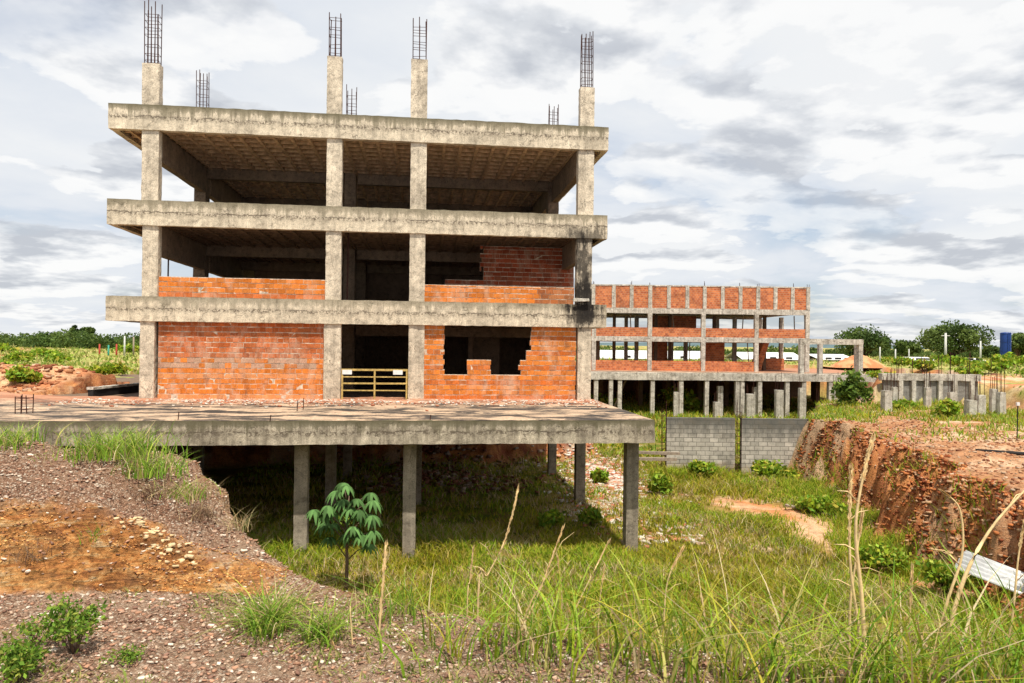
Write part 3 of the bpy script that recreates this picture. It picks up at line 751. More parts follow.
# ------------------------------------------------------------------ yellow gate in the middle bay
ga, gb = bpl(341.5, 385, -.02)[0], bpl(407.5, 385, -.02)[0]
gx, gy = b2w((ga+gb)/2, -.06); G = empty('site_gate', (gx, gy, .02), YAW)
tag(G, 'low yellow metal railing gate across the dark middle doorway', 'gate')
hw = (gb-ga)/2
def zg(py): return bpl(375, py, -.05)[1]
for x in (-hw+.03, -.0, hw-.03):
    MB().box(x-.03, x+.03, -.03, .03, 0, zg(369.5)).build('post', M['yellow'], G)
for py, r in ((370.5, .035), (377.5, .02), (384, .03), (391, .02)):
    z = zg(py)
    for s in (-1, 1):
        a, b = (s*.03, s*(hw-.06)); MB().box(min(a, b), max(a, b), -.02, .02, z-r, z+r, j=.004).build('rail', M['yellow'], G)
for s, x in ((0, -hw+.2), (1, hw-.35)):
    z = zg(372.5); MB().box(x-.17, x+.17, -.045, -.025, z-.09, z+.07).build('plate', M['white'], G)

# ------------------------------------------------------------------ far building
FY, FX0 = 73.0, at(582, 350, 73)[0]
FYAW = .03
Fb = empty('unfinished_block', (FX0, FY, 0), FYAW)
tag(Fb, 'long low unfinished block far behind on the right with brick parapets and concrete posts', 'building')
def fu(px, v=0): return (at(px, 340, FY+v)[0]-FX0)
def fz(py, px=700, v=0): return at(px, py, FY+v)[2]
FW = fu(812.5); FD = 13.
zb = [(fz(308.5), fz(313.8)), (fz(337), fz(342))]
zt_ = fz(286.5); zdk = fz(371.5)
def fbox(name, u0, u1, v0, v1, z0, z1, mat='far', lab=None, st=.7, j=.012):
    return MB().rough(u0, u1, v0, v1, z0, z1, st, j).build(name, M[mat], Fb)
for a, b in zb:
    fbox('slab', 0, FW, 0, .35, b, a); MB().box(0, FW, .35, FD, b+.2, a-.05).build('floor_slab', M['inner'], Fb)
    fbox('slab', 0, FW, FD, FD+.3, b, a)
fbox('parapet', 0, FW, .06, .24, zb[0][0], zt_, 'farbrick'); fbox('coping', -.05, FW+.05, .02, .3, zt_, zt_+.13)
fbox('parapet', FW-.2, FW-.03, .24, FD, zb[0][0], zt_, 'farbrick')
for px in [593]+[580+x/4.267 for x in (143, 220, 300, 380, 460, 535, 613, 690, 767, 842, 917, 985)]:
    u = fu(px); fbox('parapet_post', u-.19, u+.19, -.02, .2, zb[0][0]+.003, zt_+.1)
for px in (594, 650.3, 704.5, 758.6, 810.5):
    u = fu(px)
    for v in (0, 6.5, FD-.3):
        w = .21 if v == 0 else .2
        for z0, z1 in ((zdk, zb[1][1]), (zb[1][0], zb[0][1])):
            fbox('post', u-w, u+w, v+.02-.03*(v == 0), v+.4, z0-.1*(z0 == zdk), z1+.02)
for px in (623, 668, 683, 731, 786):   # dark inner posts
    u = fu(px)
    for z0, z1 in ((zdk, zb[1][1]), (zb[1][0], zb[0][1])): fbox('post', u-.16, u+.16, 5, 5.3, z0, z1+.1, 'inner')
fbox('brick_band', 0, FW-.1, .08, .26, zb[1][0], fz(328), 'farbrick')
fbox('brick_band', 0, fu(757), .08, .26, zdk-.05, fz(361.3), 'farbrick')
# inner brick walls and a tilted slab of stair
fbox('partition_wall', fu(661), fu(683), 6, 6.2, zdk, zb[1][1], 'farbrick'); fbox('partition_wall', fu(661), fu(714), 6, 6.2, zb[1][0], zb[0][1], 'farbrick')
fbox('partition_wall', fu(716), fu(739), 4, 4.2, zdk, zb[1][1], 'farbrick'); fbox('partition_wall', fu(584), fu(606), 4, 4.2, zdk, zb[1][1], 'inner')
fbox('partition_wall', fu(584), fu(606), 4, 4.2, zb[1][0], zb[0][1], 'inner')
u0, u1 = fu(766), fu(783); mb = MB()
mb.add([(u0, 3, zdk), (u0+.8, 3, zdk), (u1, 3, zb[1][1]), (u1-.6, 3, zb[1][1]), (u0, 4.4, zdk), (u0+.8, 4.4, zdk), (u1, 4.4, zb[1][1]), (u1-.6, 4.4, zb[1][1])],
       [(0, 1, 2, 3), (7, 6, 5, 4), (1, 5, 6, 2), (0, 3, 7, 4), (0, 4, 5, 1), (3, 2, 6, 7)]); mb.build('stair_flight', M['farbrick'], Fb)
fbox('partition_wall', fu(783), fu(812), 6.2, 6.4, zdk, zdk+1.3, 'farbrick')
# deck in front and to the right
DV = -12.0
fbox('deck', 0, fu(884), DV, DV+.4, zdk-.35, zdk+.28, st=.6); MB().box(-3, fu(884), DV+.4, FD, zdk-.25, zdk+.02).build('deck_slab', M['terrace_top'], Fb)
fbox('deck', -3, 0, DV, DV+.4, zdk-.35, zdk+.28, st=.6)
fzl = -4.1
for px in (592, 607, 616, 649, 678, 704, 735, 740, 758, 786, 803, 830, 862, 884):
    u = (at(px, 390, FY+DV)[0]-FX0); fbox('deck_post', u-.17, u+.17, DV+.05, DV+.45, fzl, zdk-.35)
for px in (600, 640, 668, 700, 727, 760, 790, 820, 850):
    for v in (-5, 2, 9): u = fu(px, v); fbox('deck_post', u-.2, u+.2, v, v+.4, fzl, zdk-.25, 'inner')
MB().box(-3, fu(860), FD-.2, FD, fzl, zdk).build('back_wall', M['inner'], Fb)
# open portal frame standing on the deck
for v in (-11.6, -7):
    for px in ((801, 861) if v < -10 else (822, 860)):
        u = at(px, 350, FY+v)[0]-FX0; fbox('portal_post', u-.18, u+.18, v, v+.45, zdk+(.28 if v < -11 else .02), at(px, 344, FY+v)[2])
u0, u1 = at(799, 340, FY-11.6)[0]-FX0, at(863.5, 340, FY-11.6)[0]-FX0
fbox('portal_beam', u0, u1, -11.62, -11.13, at(830, 344.5, FY-11.6)[2], at(830, 339, FY-11.6)[2])
fbox('portal_beam', u1-.5, u1-.02, -11.13, -6.5, at(830, 344, FY-11.6)[2], at(830, 339.2, FY-11.6)[2])
for px, v, a, b in ((632, 1.5, 0, 1), (676, 2, 0, 1), (744, 1.5, 0, 1), (752, 2.5, 0, 0), (692, 3, 0, 0), (798, 2, 0, 1), (640, 3, 0, 0)):
    u = fu(px, v); z0 = zdk if not b else zb[1][0]; z1 = zb[1][1] if not b else zb[0][1]
    MB().tube([(u, v, z0), (u+random.uniform(-.3, .3), v+.2, z1)], .06, 5).build('timber_prop', M['wood'], Fb)
u = fu(625, -10); MB().tube([(u-1.6, -10.5, fzl), (u, -9.5, zdk-.3)], .08, 5).build('timber_prop', M['wood'], Fb)
# thin wires and starter bars on its roof
mb = MB()
for px in [593]+[580+x/4.267 for x in (220, 300, 535, 690, 767, 917, 985)]:
    for k in range(2):
        u = fu(px)+random.uniform(-.12, .12); mb.tube([(u, .1, zt_), (u, .1, zt_+random.uniform(.3, .6))], .025, 4)
mb.build('starter_bars', M['rust'], Fb)

# ------------------------------------------------------------------ stub pillars
stub_me = {}
def stub(px, pyb, pyt, wpx, Y, label, bars=True, group='cut-off concrete pillars', zb_=None):
    x, y, zt = at(px, pyt, Y); z0 = hz(x, Y) if zb_ is None else zb_; w = wpx*Y/F/2
    root = empty('pillar_stub', (x, Y, z0), random.uniform(-.1, .1)); tag(root, label, 'pillar', group)
    MB().rough(-w, w, -w, w, -.3, zt-z0, .25, .012).build('shaft', M['stub'], root)
    if bars:
        mb = MB()
        for a, b in ((-1, -1), (1, -1), (-1, 1), (1, 1)):
            t = random.uniform(.6, 1.5); mb.tube([(a*w*.7, b*w*.7, zt-z0-.05), (a*w*.7+random.uniform(-.06, .06), b*w*.7, zt-z0+t)], .016, 4)
        mb.build('rebar', M['rust'], root)
    return root
SL = [ # px, top, width, Y, label
 (676, 392, 4.6, 60, 'thin pale pillar stub behind the left grey block wall, leftmost of the row'),
 (717.5, 402, 7, 59.5, 'short wide pillar stub behind the right end of the left block wall'),
 (720, 386, 5, 62, 'tall pillar stub just behind the short wide one above the left block wall'),
 (750, 394, 7, 59.5, 'wide pillar stub behind the left half of the right block wall'),
 (755.5, 387, 4.6, 62, 'slim taller pillar stub close behind the wide one at the right block wall'),
 (779, 390, 7, 60, 'pillar stub behind the middle of the right block wall'),
 (802, 388, 6, 60, 'pillar stub behind the right end of the right block wall'),
 (820.5, 407.5, 8, 55, 'very short stub pillar beside the right end of the block walls'),
 (835.5, 388, 4.6, 58, 'slim pillar stub just left of the round leafy bush'),
 (886.5, 390.5, 7.5, 38.5, 'wide double-looking pillar stub right of the round leafy bush'),
 (894, 387, 5, 40.5, 'slim pillar stub behind the wide one right of the round bush'),
 (927.5, 387.5, 5.2, 41, 'lone slim pillar stub before the middle of the grey retaining wall'),
 (951.5, 392, 5.6, 40.5, 'pillar stub before the right half of the grey retaining wall'),
 (970.5, 400, 8, 37, 'lowest wide pillar stub left of the right-hand cluster'),
 (980, 395, 7.5, 37.5, 'wide pillar stub beside the lowest one in the right-hand cluster'),
 (993.5, 389, 5.5, 38, 'tallest pillar stub of the right-hand cluster'),
 (1001, 392.3, 6, 37, 'rightmost pillar stub of all, at the end of the cluster')]
for px, pt, w, Y, lab in SL: stub(px, 0, pt, w, Y, lab)

# block walls
for (xa_, xb_), lab in (((666.5, 735), 'left one of two grey concrete block walls across the pit, next to the terrace corner'), ((741.5, 808.5), 'right one of two grey concrete block walls, ending at the red earth bank')):
    Y = 34.3; a = at(xa_, 440, Y)[0]; b = at(xb_, 440, Y)[0]; zt = at(740, 418.3, Y)[2]; z0 = hz((a+b)/2, Y-.3)-.2
    o = MB(); o.rough(0, b-a, 0, .19, 0, zt-z0, .4, .006); o = o.build('block_wall', M['blocks']); o.location = (a, Y, z0)
    tag(o, lab, 'wall')
    r = empty('corner_bars', (a-.1, Y+.1, z0)); tag(r, 'rusty reinforcing bars standing at the ' + ('left edge of the left' if xa_ < 700 else 'gap left of the right') + ' block wall', 'rebar')
    rebar(-.1, .1, -.1, .1, 0, zt-z0+random.uniform(.5, 1.0), r, 2, 2, .5, .014)
# retaining wall on the right
xa, xb = at(883, 390, 45.5), at(977, 390, 45.5)
Rw = empty('retaining_wall', (xa[0], 45.4, -1.5)); tag(Rw, 'long grey concrete retaining wall with rusty bars on top, behind the right stubs', 'wall')
lw = xb[0]-xa[0]; ztop = at(930, 380.5, 45.5)[2]+1.5
MB().rough(0, lw, 0, .25, -.4, ztop, .3, .012).build('wall', M['grey'], Rw)
MB().rough(-.2, lw+.1, -.15, .3, ztop, ztop+.42, .4, .012).build('coping', M['far'], Rw)
x = 1.0
while x < lw:
    MB().rough(x-.13, x+.13, -.18, 0, -.3, ztop-.003, .3, .01).build('pier', M['stub'], Rw)
    mb = MB()
    for k in range(3): u = x+random.uniform(-.2, .2); mb.tube([(u, .1, ztop+.3), (u+random.uniform(-.05, .05), .1, ztop+random.uniform(1.0, 1.9))], .016, 4)
    mb.build('starter_bars', M['rust'], Rw); x += random.uniform(.7, 1.2)

# ------------------------------------------------------------------ loose objects
# corrugated sheet
x, y, z = at(1016, 580, 15.6)
S = empty('corrugated_sheet', (x, y, z-.02)); S.rotation_euler = (.3, .22, -.8)
tag(S, 'white corrugated metal sheet lying in the grass at the right edge', 'metal sheet')
nx = 48; V = []
for k in range(2):
    for t in (-.006, .006):
        for i in range(nx+1):
            V.append(((-1.1, 1.1)[k], -.42+.84*i/nx, .035*math.sin(i/nx*2*PI*5)+t+.0*k))
fs = []
n_ = nx+1
for i in range(nx):
    fs += [(n_+i, n_*3+i, n_*3+i+1, n_+i+1), (i, i+1, n_*2+i+1, n_*2+i), (i, n_+i, n_+i+1, i+1), (n_*2+i, n_*2+i+1, n_*3+i+1, n_*3+i)]
fs += [(0, n_*2, n_*3, n_), (nx, n_+nx, n_*3+nx, n_*2+nx)]
mb = MB(); mb.add(V, fs); mb.build('sheet', M['zinc'], S, True)
mb = MB(); mb.box(-1.1, 1.1, -.05, .05, -.09, -.045); mb.build('batten', M['wood'], S)
# planks in the pit
for (px, py, Y, ln, rz, lab) in ((808, 504, 25.6, 1.6, -.75, 'weathered grey plank lying where the sandy strip meets the red bank'), (905, 452, 24.8, .1, 0, None), ):
    if not lab: continue
    x, y, z = at(px, py, Y); z = hz(x, y)+.07
    o = MB().rough(-ln/2, ln/2, -.09, .09, -.03, .03, .3, .004).build('plank', M['wood']); o.location = (x, y, z); o.rotation_euler = (0.03, .06, rz); tag(o, lab, 'plank')
for k, (px, py, Y, lab) in enumerate(((665, 453, 31, 'pale beam propped level beside the left block wall'), (662, 459, 30, 'lower pale beam on the ground beside the left block wall'))):
    x, y, z = at(px-6, py, Y)
    o = MB().rough(-.9, .9, -.07, .07, -.06, .06, .3, .004).build('timber_beam', M['wood']); o.location = (x, y, z); o.rotation_euler = (0, .03, .05+.1*k); tag(o, lab, 'beam')
# pipe and stake on the right bank
x, y, z = at(1009, 456, 24); z = hz(x, y)+.07
o = MB().tube([(-.9, .35, .03), (0, 0, .02), (.9, -.35, 0)], .06, 8).build('black_pipe', M['dark'], smooth=True); o.location = (x, y, z)
tag(o, 'black pipe lying on top of the red bank at the right edge', 'pipe')
x, y, z = at(1017, 440, 27); z = hz(x, y)
St = empty('marker_stake', (x, y, z)); tag(St, 'thin dark stake with a pale tip standing on the right bank', 'stake')
MB().tube([(0, 0, -.1), (.02, 0, 1.35)], .02, 5).build('rod', M['dark'], St); MB().box(-.03, .07, -.04, .04, 1.3, 1.42).build('tip', M['white'], St)

# rubble: broken bricks
def rubble(name, pts, smin, smax, cols, label, cat='rubble'):
    n = len(pts); mbv = []; 
    base = np.array([(x, y, z) for z in (-1, 1) for y in (-1, 1) for x in (-1, 1)], float)
    S_ = rng.uniform(smin, smax, (n, 1))*np.stack([1+rng.random(n), .5+rng.random(n)*.6, .35+rng.random(n)*.4], 1)*.5
    V = base[None]*S_[:, None, :]+rng.normal(size=(n, 8, 3))*S_[:, None, :]*.14
    a = rng.random(n)*2*PI; t = rng.normal(size=n)*.4
    ca, sa, ct, s_t = np.cos(a), np.sin(a), np.cos(t), np.sin(t)
    x, y, z = V[..., 0], V[..., 1], V[..., 2]
    y, z = y*ct[:, None]-z*s_t[:, None], y*s_t[:, None]+z*ct[:, None]; x, y = x*ca[:, None]-y*sa[:, None], x*sa[:, None]+y*ca[:, None]
    V = np.stack([x, y, z], -1)+np.asarray(pts)[:, None, :]
    fq = np.array([(0, 2, 3, 1), (4, 5, 7, 6), (0, 1, 5, 4), (2, 6, 7, 3), (0, 4, 6, 2), (1, 3, 7, 5)])
    Fq = (np.arange(n)[:, None, None]*8+fq[None]).reshape(-1, 4)
    col = np.repeat(pal(n, cols, .2), 8, 0)
    o = link(name, np_mesh(name, V.reshape(-1, 3), Fq, col), M['rubble']); tag(o, label, cat, kind='stuff'); return o
def patch(cx, cy, rx, ry, n, rot=0, zo=.02):
    q = rng.normal(size=(n, 2))*.5; x = q[:, 0]*rx; y = q[:, 1]*ry
    X = cx+x*math.cos(rot)-y*math.sin(rot); Y = cy+x*math.sin(rot)+y*math.cos(rot)
    return np.stack([X, Y, height(X, Y)[0]+zo], -1)
def pxg(px, py, z=-3.85):
    d = ray(px, py); k = (z-ZC)/d.z; return d.x*k, d.y*k
RC = [(.50, .20, .11), (.56, .38, .27), (.62, .54, .44), (.38, .14, .08), (.68, .62, .54)]
ax, ay = pxg(606, 478); bx2, by2 = pxg(620, 508); cx2, cy2 = pxg(662, 522); ex, ey = pxg(662, 537)
rubble('brick_rubble', np.concatenate([patch(ax, ay, 2.0, 6.0, 1700), patch(bx2, by2, 1.8, 2.4, 700), patch(ax-.8, ay+6, 2.5, 4, 900), patch(cx2, cy2, 1.3, 1.0, 220), patch(ex, ey, 1.2, .6, 90)]), .05, .17, RC, 'pale and red broken bricks strewn on the pit floor behind the terrace corner')
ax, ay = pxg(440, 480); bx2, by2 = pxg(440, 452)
rubble('brick_rubble', np.concatenate([patch(ax, ay, 4.0, 3.0, 500, 0, .05), patch(bx2-1, min(by2, 36), 6, 2., 350, 0, .1)]), .06, .2, [(.3, .12, .07), (.26, .16, .11), (.2, .08, .05), (.34, .26, .2)], 'dim heap of broken bricks in the shade under the terrace')  # brick colours darkened for the shade under the terrace
# crumbs on the terrace
n = 2600; U = rng.uniform(-1, 17.3, n); Vv = -np.abs(rng.normal(size=n))*1.1+.05
m_ = Vv > -6.6; U, Vv = U[m_], Vv[m_]
X = BX+U*cy_-Vv*sy_; Y = BY+U*sy_+Vv*cy_
rubble('brick_crumbs', np.stack([X, Y, 0*X+.03], -1), .015, .07, RC, 'brick crumbs and broken pieces scattered on the terrace along the wall')

# pebbles and stones near the camera
n = 26000; X = rng.uniform(-6.5, 2.2, n); Y = rng.uniform(2.6, 7.2, n); z, t, _, am, pr = height(X, Y); k = (t < .5) & ~((pr > .02) & (pr < .55) & (rng.random(n) < .8))
rubble('loose_gravel', np.stack([X, Y, z+.004], -1)[k], .005, .02, [(.50, .34, .24), (.36, .21, .14), (.68, .57, .45), (.44, .24, .15), (.24, .13, .09)], 'loose brownish gravel over the bank in the foreground', 'gravel')
n = 190; X = rng.uniform(-3.7, -2.3, n); Y = rng.uniform(5.2, 5.75, n); 
px0, px1 = at(125, 540, 5.4), at(190, 565, 5.2)
n = 85; t = rng.random(n); X = px0[0]+(px1[0]-px0[0])*t+rng.normal(size=n)*.06; Y = px0[1]+(px1[1]-px0[1])*t+rng.normal(size=n)*.05
rubble('chalky_stones', np.stack([X, Y, height(X, Y)[0]+.004], -1), .010, .035, [(.66, .50, .30), (.6, .45, .25)], 'streak of cream coloured broken stone in the orange bank', 'stones')
n = 2600
X = rng.uniform(-32, -13.5, n); Y = rng.uniform(26, 34, n); z, t, *_ = height(X, Y)
rubble('soil_clods', np.stack([X, Y, z+.02], -1)[t < -.2], .05, .22, [(.40, .15, .07), (.5, .24, .12), (.25, .08, .04), (.58, .38, .25)], 'clods of turned reddish soil left of the terrace', 'soil')
n = 7000; k = rng.random(n)
X = rng.uniform(10.5, 20, n); Y = rng.uniform(14, 34, n); z, t, *_ = height(X, Y); q_ = (t > -9) & (t < 1.0)
rubble('bank_stones', np.stack([X, Y, z+.005], -1)[q_], .015, .085, [(.34, .13, .06), (.46, .27, .15), (.48, .35, .24), (.20, .07, .035), (.42, .22, .12)], 'stones and clods on the red cut bank at right', 'stones')

n = 42000; X = rng.uniform(10, 15.5, n); Y = rng.uniform(13, 34, n); z, t, *_ = height(X, Y); q_ = (t > -.05) & (t < 1.15) & (fbm(X, Y, 4, s=1.2) > .44)
rubble('bank_clods', np.stack([X, Y, z-.005], -1)[q_], .02, .10, [(.34, .10, .035), (.50, .20, .07), (.22, .06, .025), (.54, .33, .19), (.44, .15, .05)], 'crumbling clods of red earth on the face of the right-hand cut bank', 'soil')
n = 26000; X = rng.uniform(-5.6, -1.6, n); Y = rng.uniform(4.75, 6.0, n); z, t, _, am, pr = height(X, Y); q_ = (pr > .03) & (pr < .62) & (fbm(X*2, Y*5, 4, s=1.5) > .46) & (t < .3)
rubble('orange_clods', np.stack([X, Y, z-.001], -1)[q_], .004, .013, [(.54, .24, .07), (.36, .15, .05), (.62, .36, .14), (.24, .10, .05)], 'crumbling clods on the orange face of the left bank', 'soil')
# ------------------------------------------------------------------ grass
def scatter(n, x0, x1, y0, y1, keep, power=0):
    u = rng.random(n)
    Y = y0+(y1-y0)*u if not power else (y0**(1-power)+u*(y1**(1-power)-y0**(1-power)))**(1/(1-power))
    X = rng.uniform(-1, 1, n)*0+rng.random(n)*(x1-x0)+x0
    z, t, pm, am, pr = height(X, Y, True); k = keep(X, Y, t, pm, am, pr)
    return X[k], Y[k], z[k]
def gpatch(X, Y, s=.7, lo=.4, hi=.58, off=0): return rng.random(len(X)) < sstep(lo, hi, fbm(X+off, Y, 4, s=s))
def under(X, Y):
    u, v = w2b(X, Y); return (v > TF) & (u < TR) & (u > TL)
# pit floor
def keep_pit(X, Y, t, pm, am, pr):
    inn = (t > .8) & (near_path(X, Y, PATH, 1.25)+(fbm(X, Y, 3, s=1.7)-.5)*1.3+(rng.random(len(X))-.5)*.9 > .85)
    u, v = w2b(X, Y); dk = (v > -3) & (u < 17)
    rub = np.exp(-((X-pxg(606, 478)[0])/1.1)**2-((Y-pxg(606, 478)[1])/4)**2) > rng.random(len(X))*.7
    return inn & gpatch(X, Y, .8, .18, .40) & ~(dk & (rng.random(len(X)) < .7)) & ~rub
X, Y, Z = scatter(290000, -12, 16, 9.5, 40, keep_pit, 1.5)
g = fbm(X+31, Y, 4, s=.5); tall = sstep(.5, .7, g)
c = mix(pal(len(X), OLIVE), pal(len(X), GREEN), (rng.random(len(X)) < sstep(.38, .6, fbm(X, Y, 3, s=.35)))[:, None])
dryk = rng.random(len(X)) < .16*sstep(.35, .6, fbm(X, Y+40, 3, s=.6))*2; c[dryk] = pal(dryk.sum(), DRY)
hgt = (.08+.20*rng.random(len(X)))*(1+1.1*tall)
tag(blades('pit_grass', X, Y, Z, hgt, .012+.0009*Y*(.6+rng.random(len(X))), .9, c), 'green and yellow grass covering the floor of the excavated pit', 'grass', kind='stuff')
# rank weeds at the foot of walls and bank, around pillars
def keep_w(X, Y, t, pm, am, pr):
    foot = ((t > .12) & (t < 1.9) & (Y > 12) & (X > 5) & (rng.random(len(X)) < .25+t)); wl = (np.abs(Y-33.4) < 1.0) & (X > 6.5) & (X < 14)
    return (foot | wl) & gpatch(X, Y, .9, .42, .56, 5)
X, Y, Z = scatter(60000, 6, 16, 10, 34, keep_w)
tag(blades('bank_weeds', X, Y, Z, .25+.35*rng.random(len(X)), .02+.02*rng.random(len(X)), .8, pal(len(X), GREEN)), 'rank weeds along the foot of the red bank and the block walls', 'weeds', kind='stuff')
# near slope: long grass below the camera
def keep_n(X, Y, t, pm, am, pr): return (t > .15) & (t < 6) & gpatch(X, Y, 1.1, .3, .5, 3)
X, Y, Z = scatter(60000, -1.6, 11, 4.0, 12, keep_n)
X2, Y2, Z2 = scatter(60000, .5, 11, 6.0, 14, lambda X, Y, t, pm, am, pr: (t > .6))
X, Y, Z = np.concatenate([X, X2]), np.concatenate([Y, Y2]), np.concatenate([Z, Z2])
c = pal(len(X), GREEN+FRESH+OLIVE); k = rng.random(len(X)) < .2; c[k] = pal(k.sum(), DRY)
tag(blades('slope_grass', X, Y, Z, (.10+.34*rng.random(len(X))**1.5)*(.6+.9*sstep(.4, .65, fbm(X, Y, 3, s=1.3))), .009+.012*rng.random(len(X)), 1.0, c, segs=3), 'long green grass on the slope below the foreground bank', 'grass', kind='stuff')
# sparse green on the foreground gravel
def keep_s(X, Y, t, pm, am, pr): return (t < .3) & (pr < .05) & gpatch(X, Y, 1.5, .46, .60, 8)
X, Y, Z = scatter(22000, -5, 2, 3.2, 5.6, keep_s)
tag(blades('creeping_weeds', X, Y, Z, .015+.045*rng.random(len(X)), .008+.006*rng.random(len(X)), 1.3, pal(len(X), [(.2, .26, .05), (.3, .32, .09), (.38, .32, .12)])), 'low creeping weeds on the foreground gravel', 'weeds', kind='stuff')
# fields
def keep_f(X, Y, t, pm, am, pr):
    u, v = w2b(X, Y); m2 = (t < -.3) & (pm < .5) & ~((u > TL-.3) & (u < W+.5) & (v > TF-.5) & (v < DEP+1)) & (np.abs(X) < Y*1.0+6)
    oran = np.exp(-((X+20)/9)**2-((Y-29.2)/3.6)**2)+np.exp(-((X+34)/12)**2-((Y-38)/4)**2)*.8+sstep(29, 31, X)*sstep(36, 40, Y)*(1-sstep(52, 62, Y))*.8
    return m2 & (rng.random(len(X)) > oran*1.3) & gpatch(X, Y, .22, .36, .52)
X, Y, Z = scatter(150000, -150, 150, 20, 190, keep_f, 1.3)
g = fbm(X+11, Y, 3, s=.3)
tag(blades('field_grass', X, Y, Z, (.15+.35*rng.random(len(X)))*(.6+1.0*sstep(.45, .7, g)), .05+.0022*Y, .8, pal(len(X), [(.22, .30, .05), (.33, .39, .08), (.16, .23, .04), (.45, .44, .14), (.52, .45, .18)])), 'yellow-green rough grass of the open field around the site', 'grass', kind='stuff')
# plateau on the right and low ground behind the walls
def keep_p(X, Y, t, pm, am, pr): return (pm > .5) & (t < .1) & (rng.random(len(X)) < sstep(25, 33, Y)) & (X < 29+.0*Y) & gpatch(X, Y, .5, .34, .5)
X, Y, Z = scatter(26000, 13, 31, 26, 45.3, keep_p)
tag(blades('bank_top_grass', X, Y, Z, .12+.4*rng.random(len(X))*rng.random(len(X)), .04+.03*rng.random(len(X)), .8, pal(len(X), FRESH+OLIVE)), 'fresh grass around the pillar stubs on top of the right bank', 'grass', kind='stuff')
X, Y, Z = scatter(40000, 3, 32, 38, 88, lambda X, Y, t, pm, am, pr: (t > .7) & gpatch(X, Y, .4, .3, .5))
tag(blades('low_ground_grass', X, Y, Z, .15+.45*rng.random(len(X)), .08+.06*rng.random(len(X)), .8, pal(len(X), FRESH+OLIVE)), 'green grass on the low ground before the far block', 'grass', kind='stuff')

# tussocks: single clumps
def tussock(px, py, Y, hpx, n, label, cols=FRESH, spread=.09, lean=1.0, wid=.010, group='grass clumps', dz=0, name='grass_clump', cat='grass clump'):
    x, y, z = at(px, py, Y); z = hz(x, y)
    h = hpx*Y/F
    q = rng.normal(size=(n, 2))*spread
    c = pal(n, cols); k = rng.random(n) < .15; c[k] = pal(k.sum(), DRY)
    o = blades(name, q[:, 0], q[:, 1], np.zeros(n)-.02, h*(.55+.55*rng.random(n)), wid*(.6+.8*rng.random(n)), lean, c, segs=4)
    o.location = (x, y, z); tag(o, label, cat, group); return o
tussock(118, 455, 6.15, 36, 560, 'big green grass clump on the crest of the spoil bank before the terrace', spread=.17, lean=.9, wid=.009)
tussock(150, 470, 6.0, 30, 330, 'green grass clump just right of the biggest one on the bank crest', spread=.13, lean=.9, wid=.008)
tussock(184, 482, 5.9, 26, 220, 'grass clump with dry ends low on the right shoulder of the bank crest', cols=FRESH+DRY, spread=.1, wid=.007)
tussock(8, 442, 6.15, 30, 300, 'green grass clump on the bank crest at the left edge', spread=.16, wid=.009)
tussock(58, 446, 6.15, 12, 110, 'short grass clump on the crest between the left edge and the big clump', spread=.14, wid=.008)
tussock(238, 510, 5.75, 30, 60, 'dry wiry tuft overhanging the dark gap under the terrace', cols=DRY+[(.3, .3, .12)], spread=.05, lean=1.4, wid=.006)
tussock(272, 622, 4.28, 58, 330, 'arching green grass clump at the right foot of the orange bank', spread=.07, lean=1.3, wid=.009)
tussock(322, 636, 4.12, 50, 190, 'smaller arching grass clump on the gravel, right of the first', spread=.06, lean=1.4, wid=.009)
tussock(93, 560, 5.2, 22, 40, 'tiny green tuft growing on the orange bank face', spread=.03, lean=.9, wid=.006)
tussock(395, 640, 4.5, 62, 90, 'green grass clump at the bank edge below the young tree', spread=.1, lean=1.0, wid=.008)
tussock(240, 655, 4.4, 14, 60, 'low tuft on the gravel below the arching clumps', spread=.07, lean=1.2, wid=.006)
for px, py, Y, hpx, n, lab in ((520, 700, 3.9, 120, 70, 'long-bladed green clump at the bottom edge, centre'), (560, 690, 4.1, 110, 60, 'thin green clump right of centre at the bottom edge'),
    (650, 720, 3.8, 130, 80, 'tall loose green clump at the bottom, left of the thick stems'), (740, 720, 3.6, 150, 90, 'tall green clump at the bottom among the dry stems'),
    (800, 720, 3.6, 140, 80, 'tall green clump left of the tallest dry stem'), (880, 720, 3.5, 150, 110, 'dense tall green clump right of the tallest dry stem'),
    (950, 720, 3.5, 150, 110, 'dense arching green clump near the bottom right corner'), (1010, 720, 3.6, 150, 90, 'green clump cut by the bottom right corner'), (440, 700, 3.9, 70, 50, 'low spreading green clump at the bottom, left of centre')):
    tussock(px, py, Y, hpx, int(n*.9), lab, spread=.15, lean=1.15, wid=.013, cols=FRESH+GREEN+[(.42, .38, .12)])
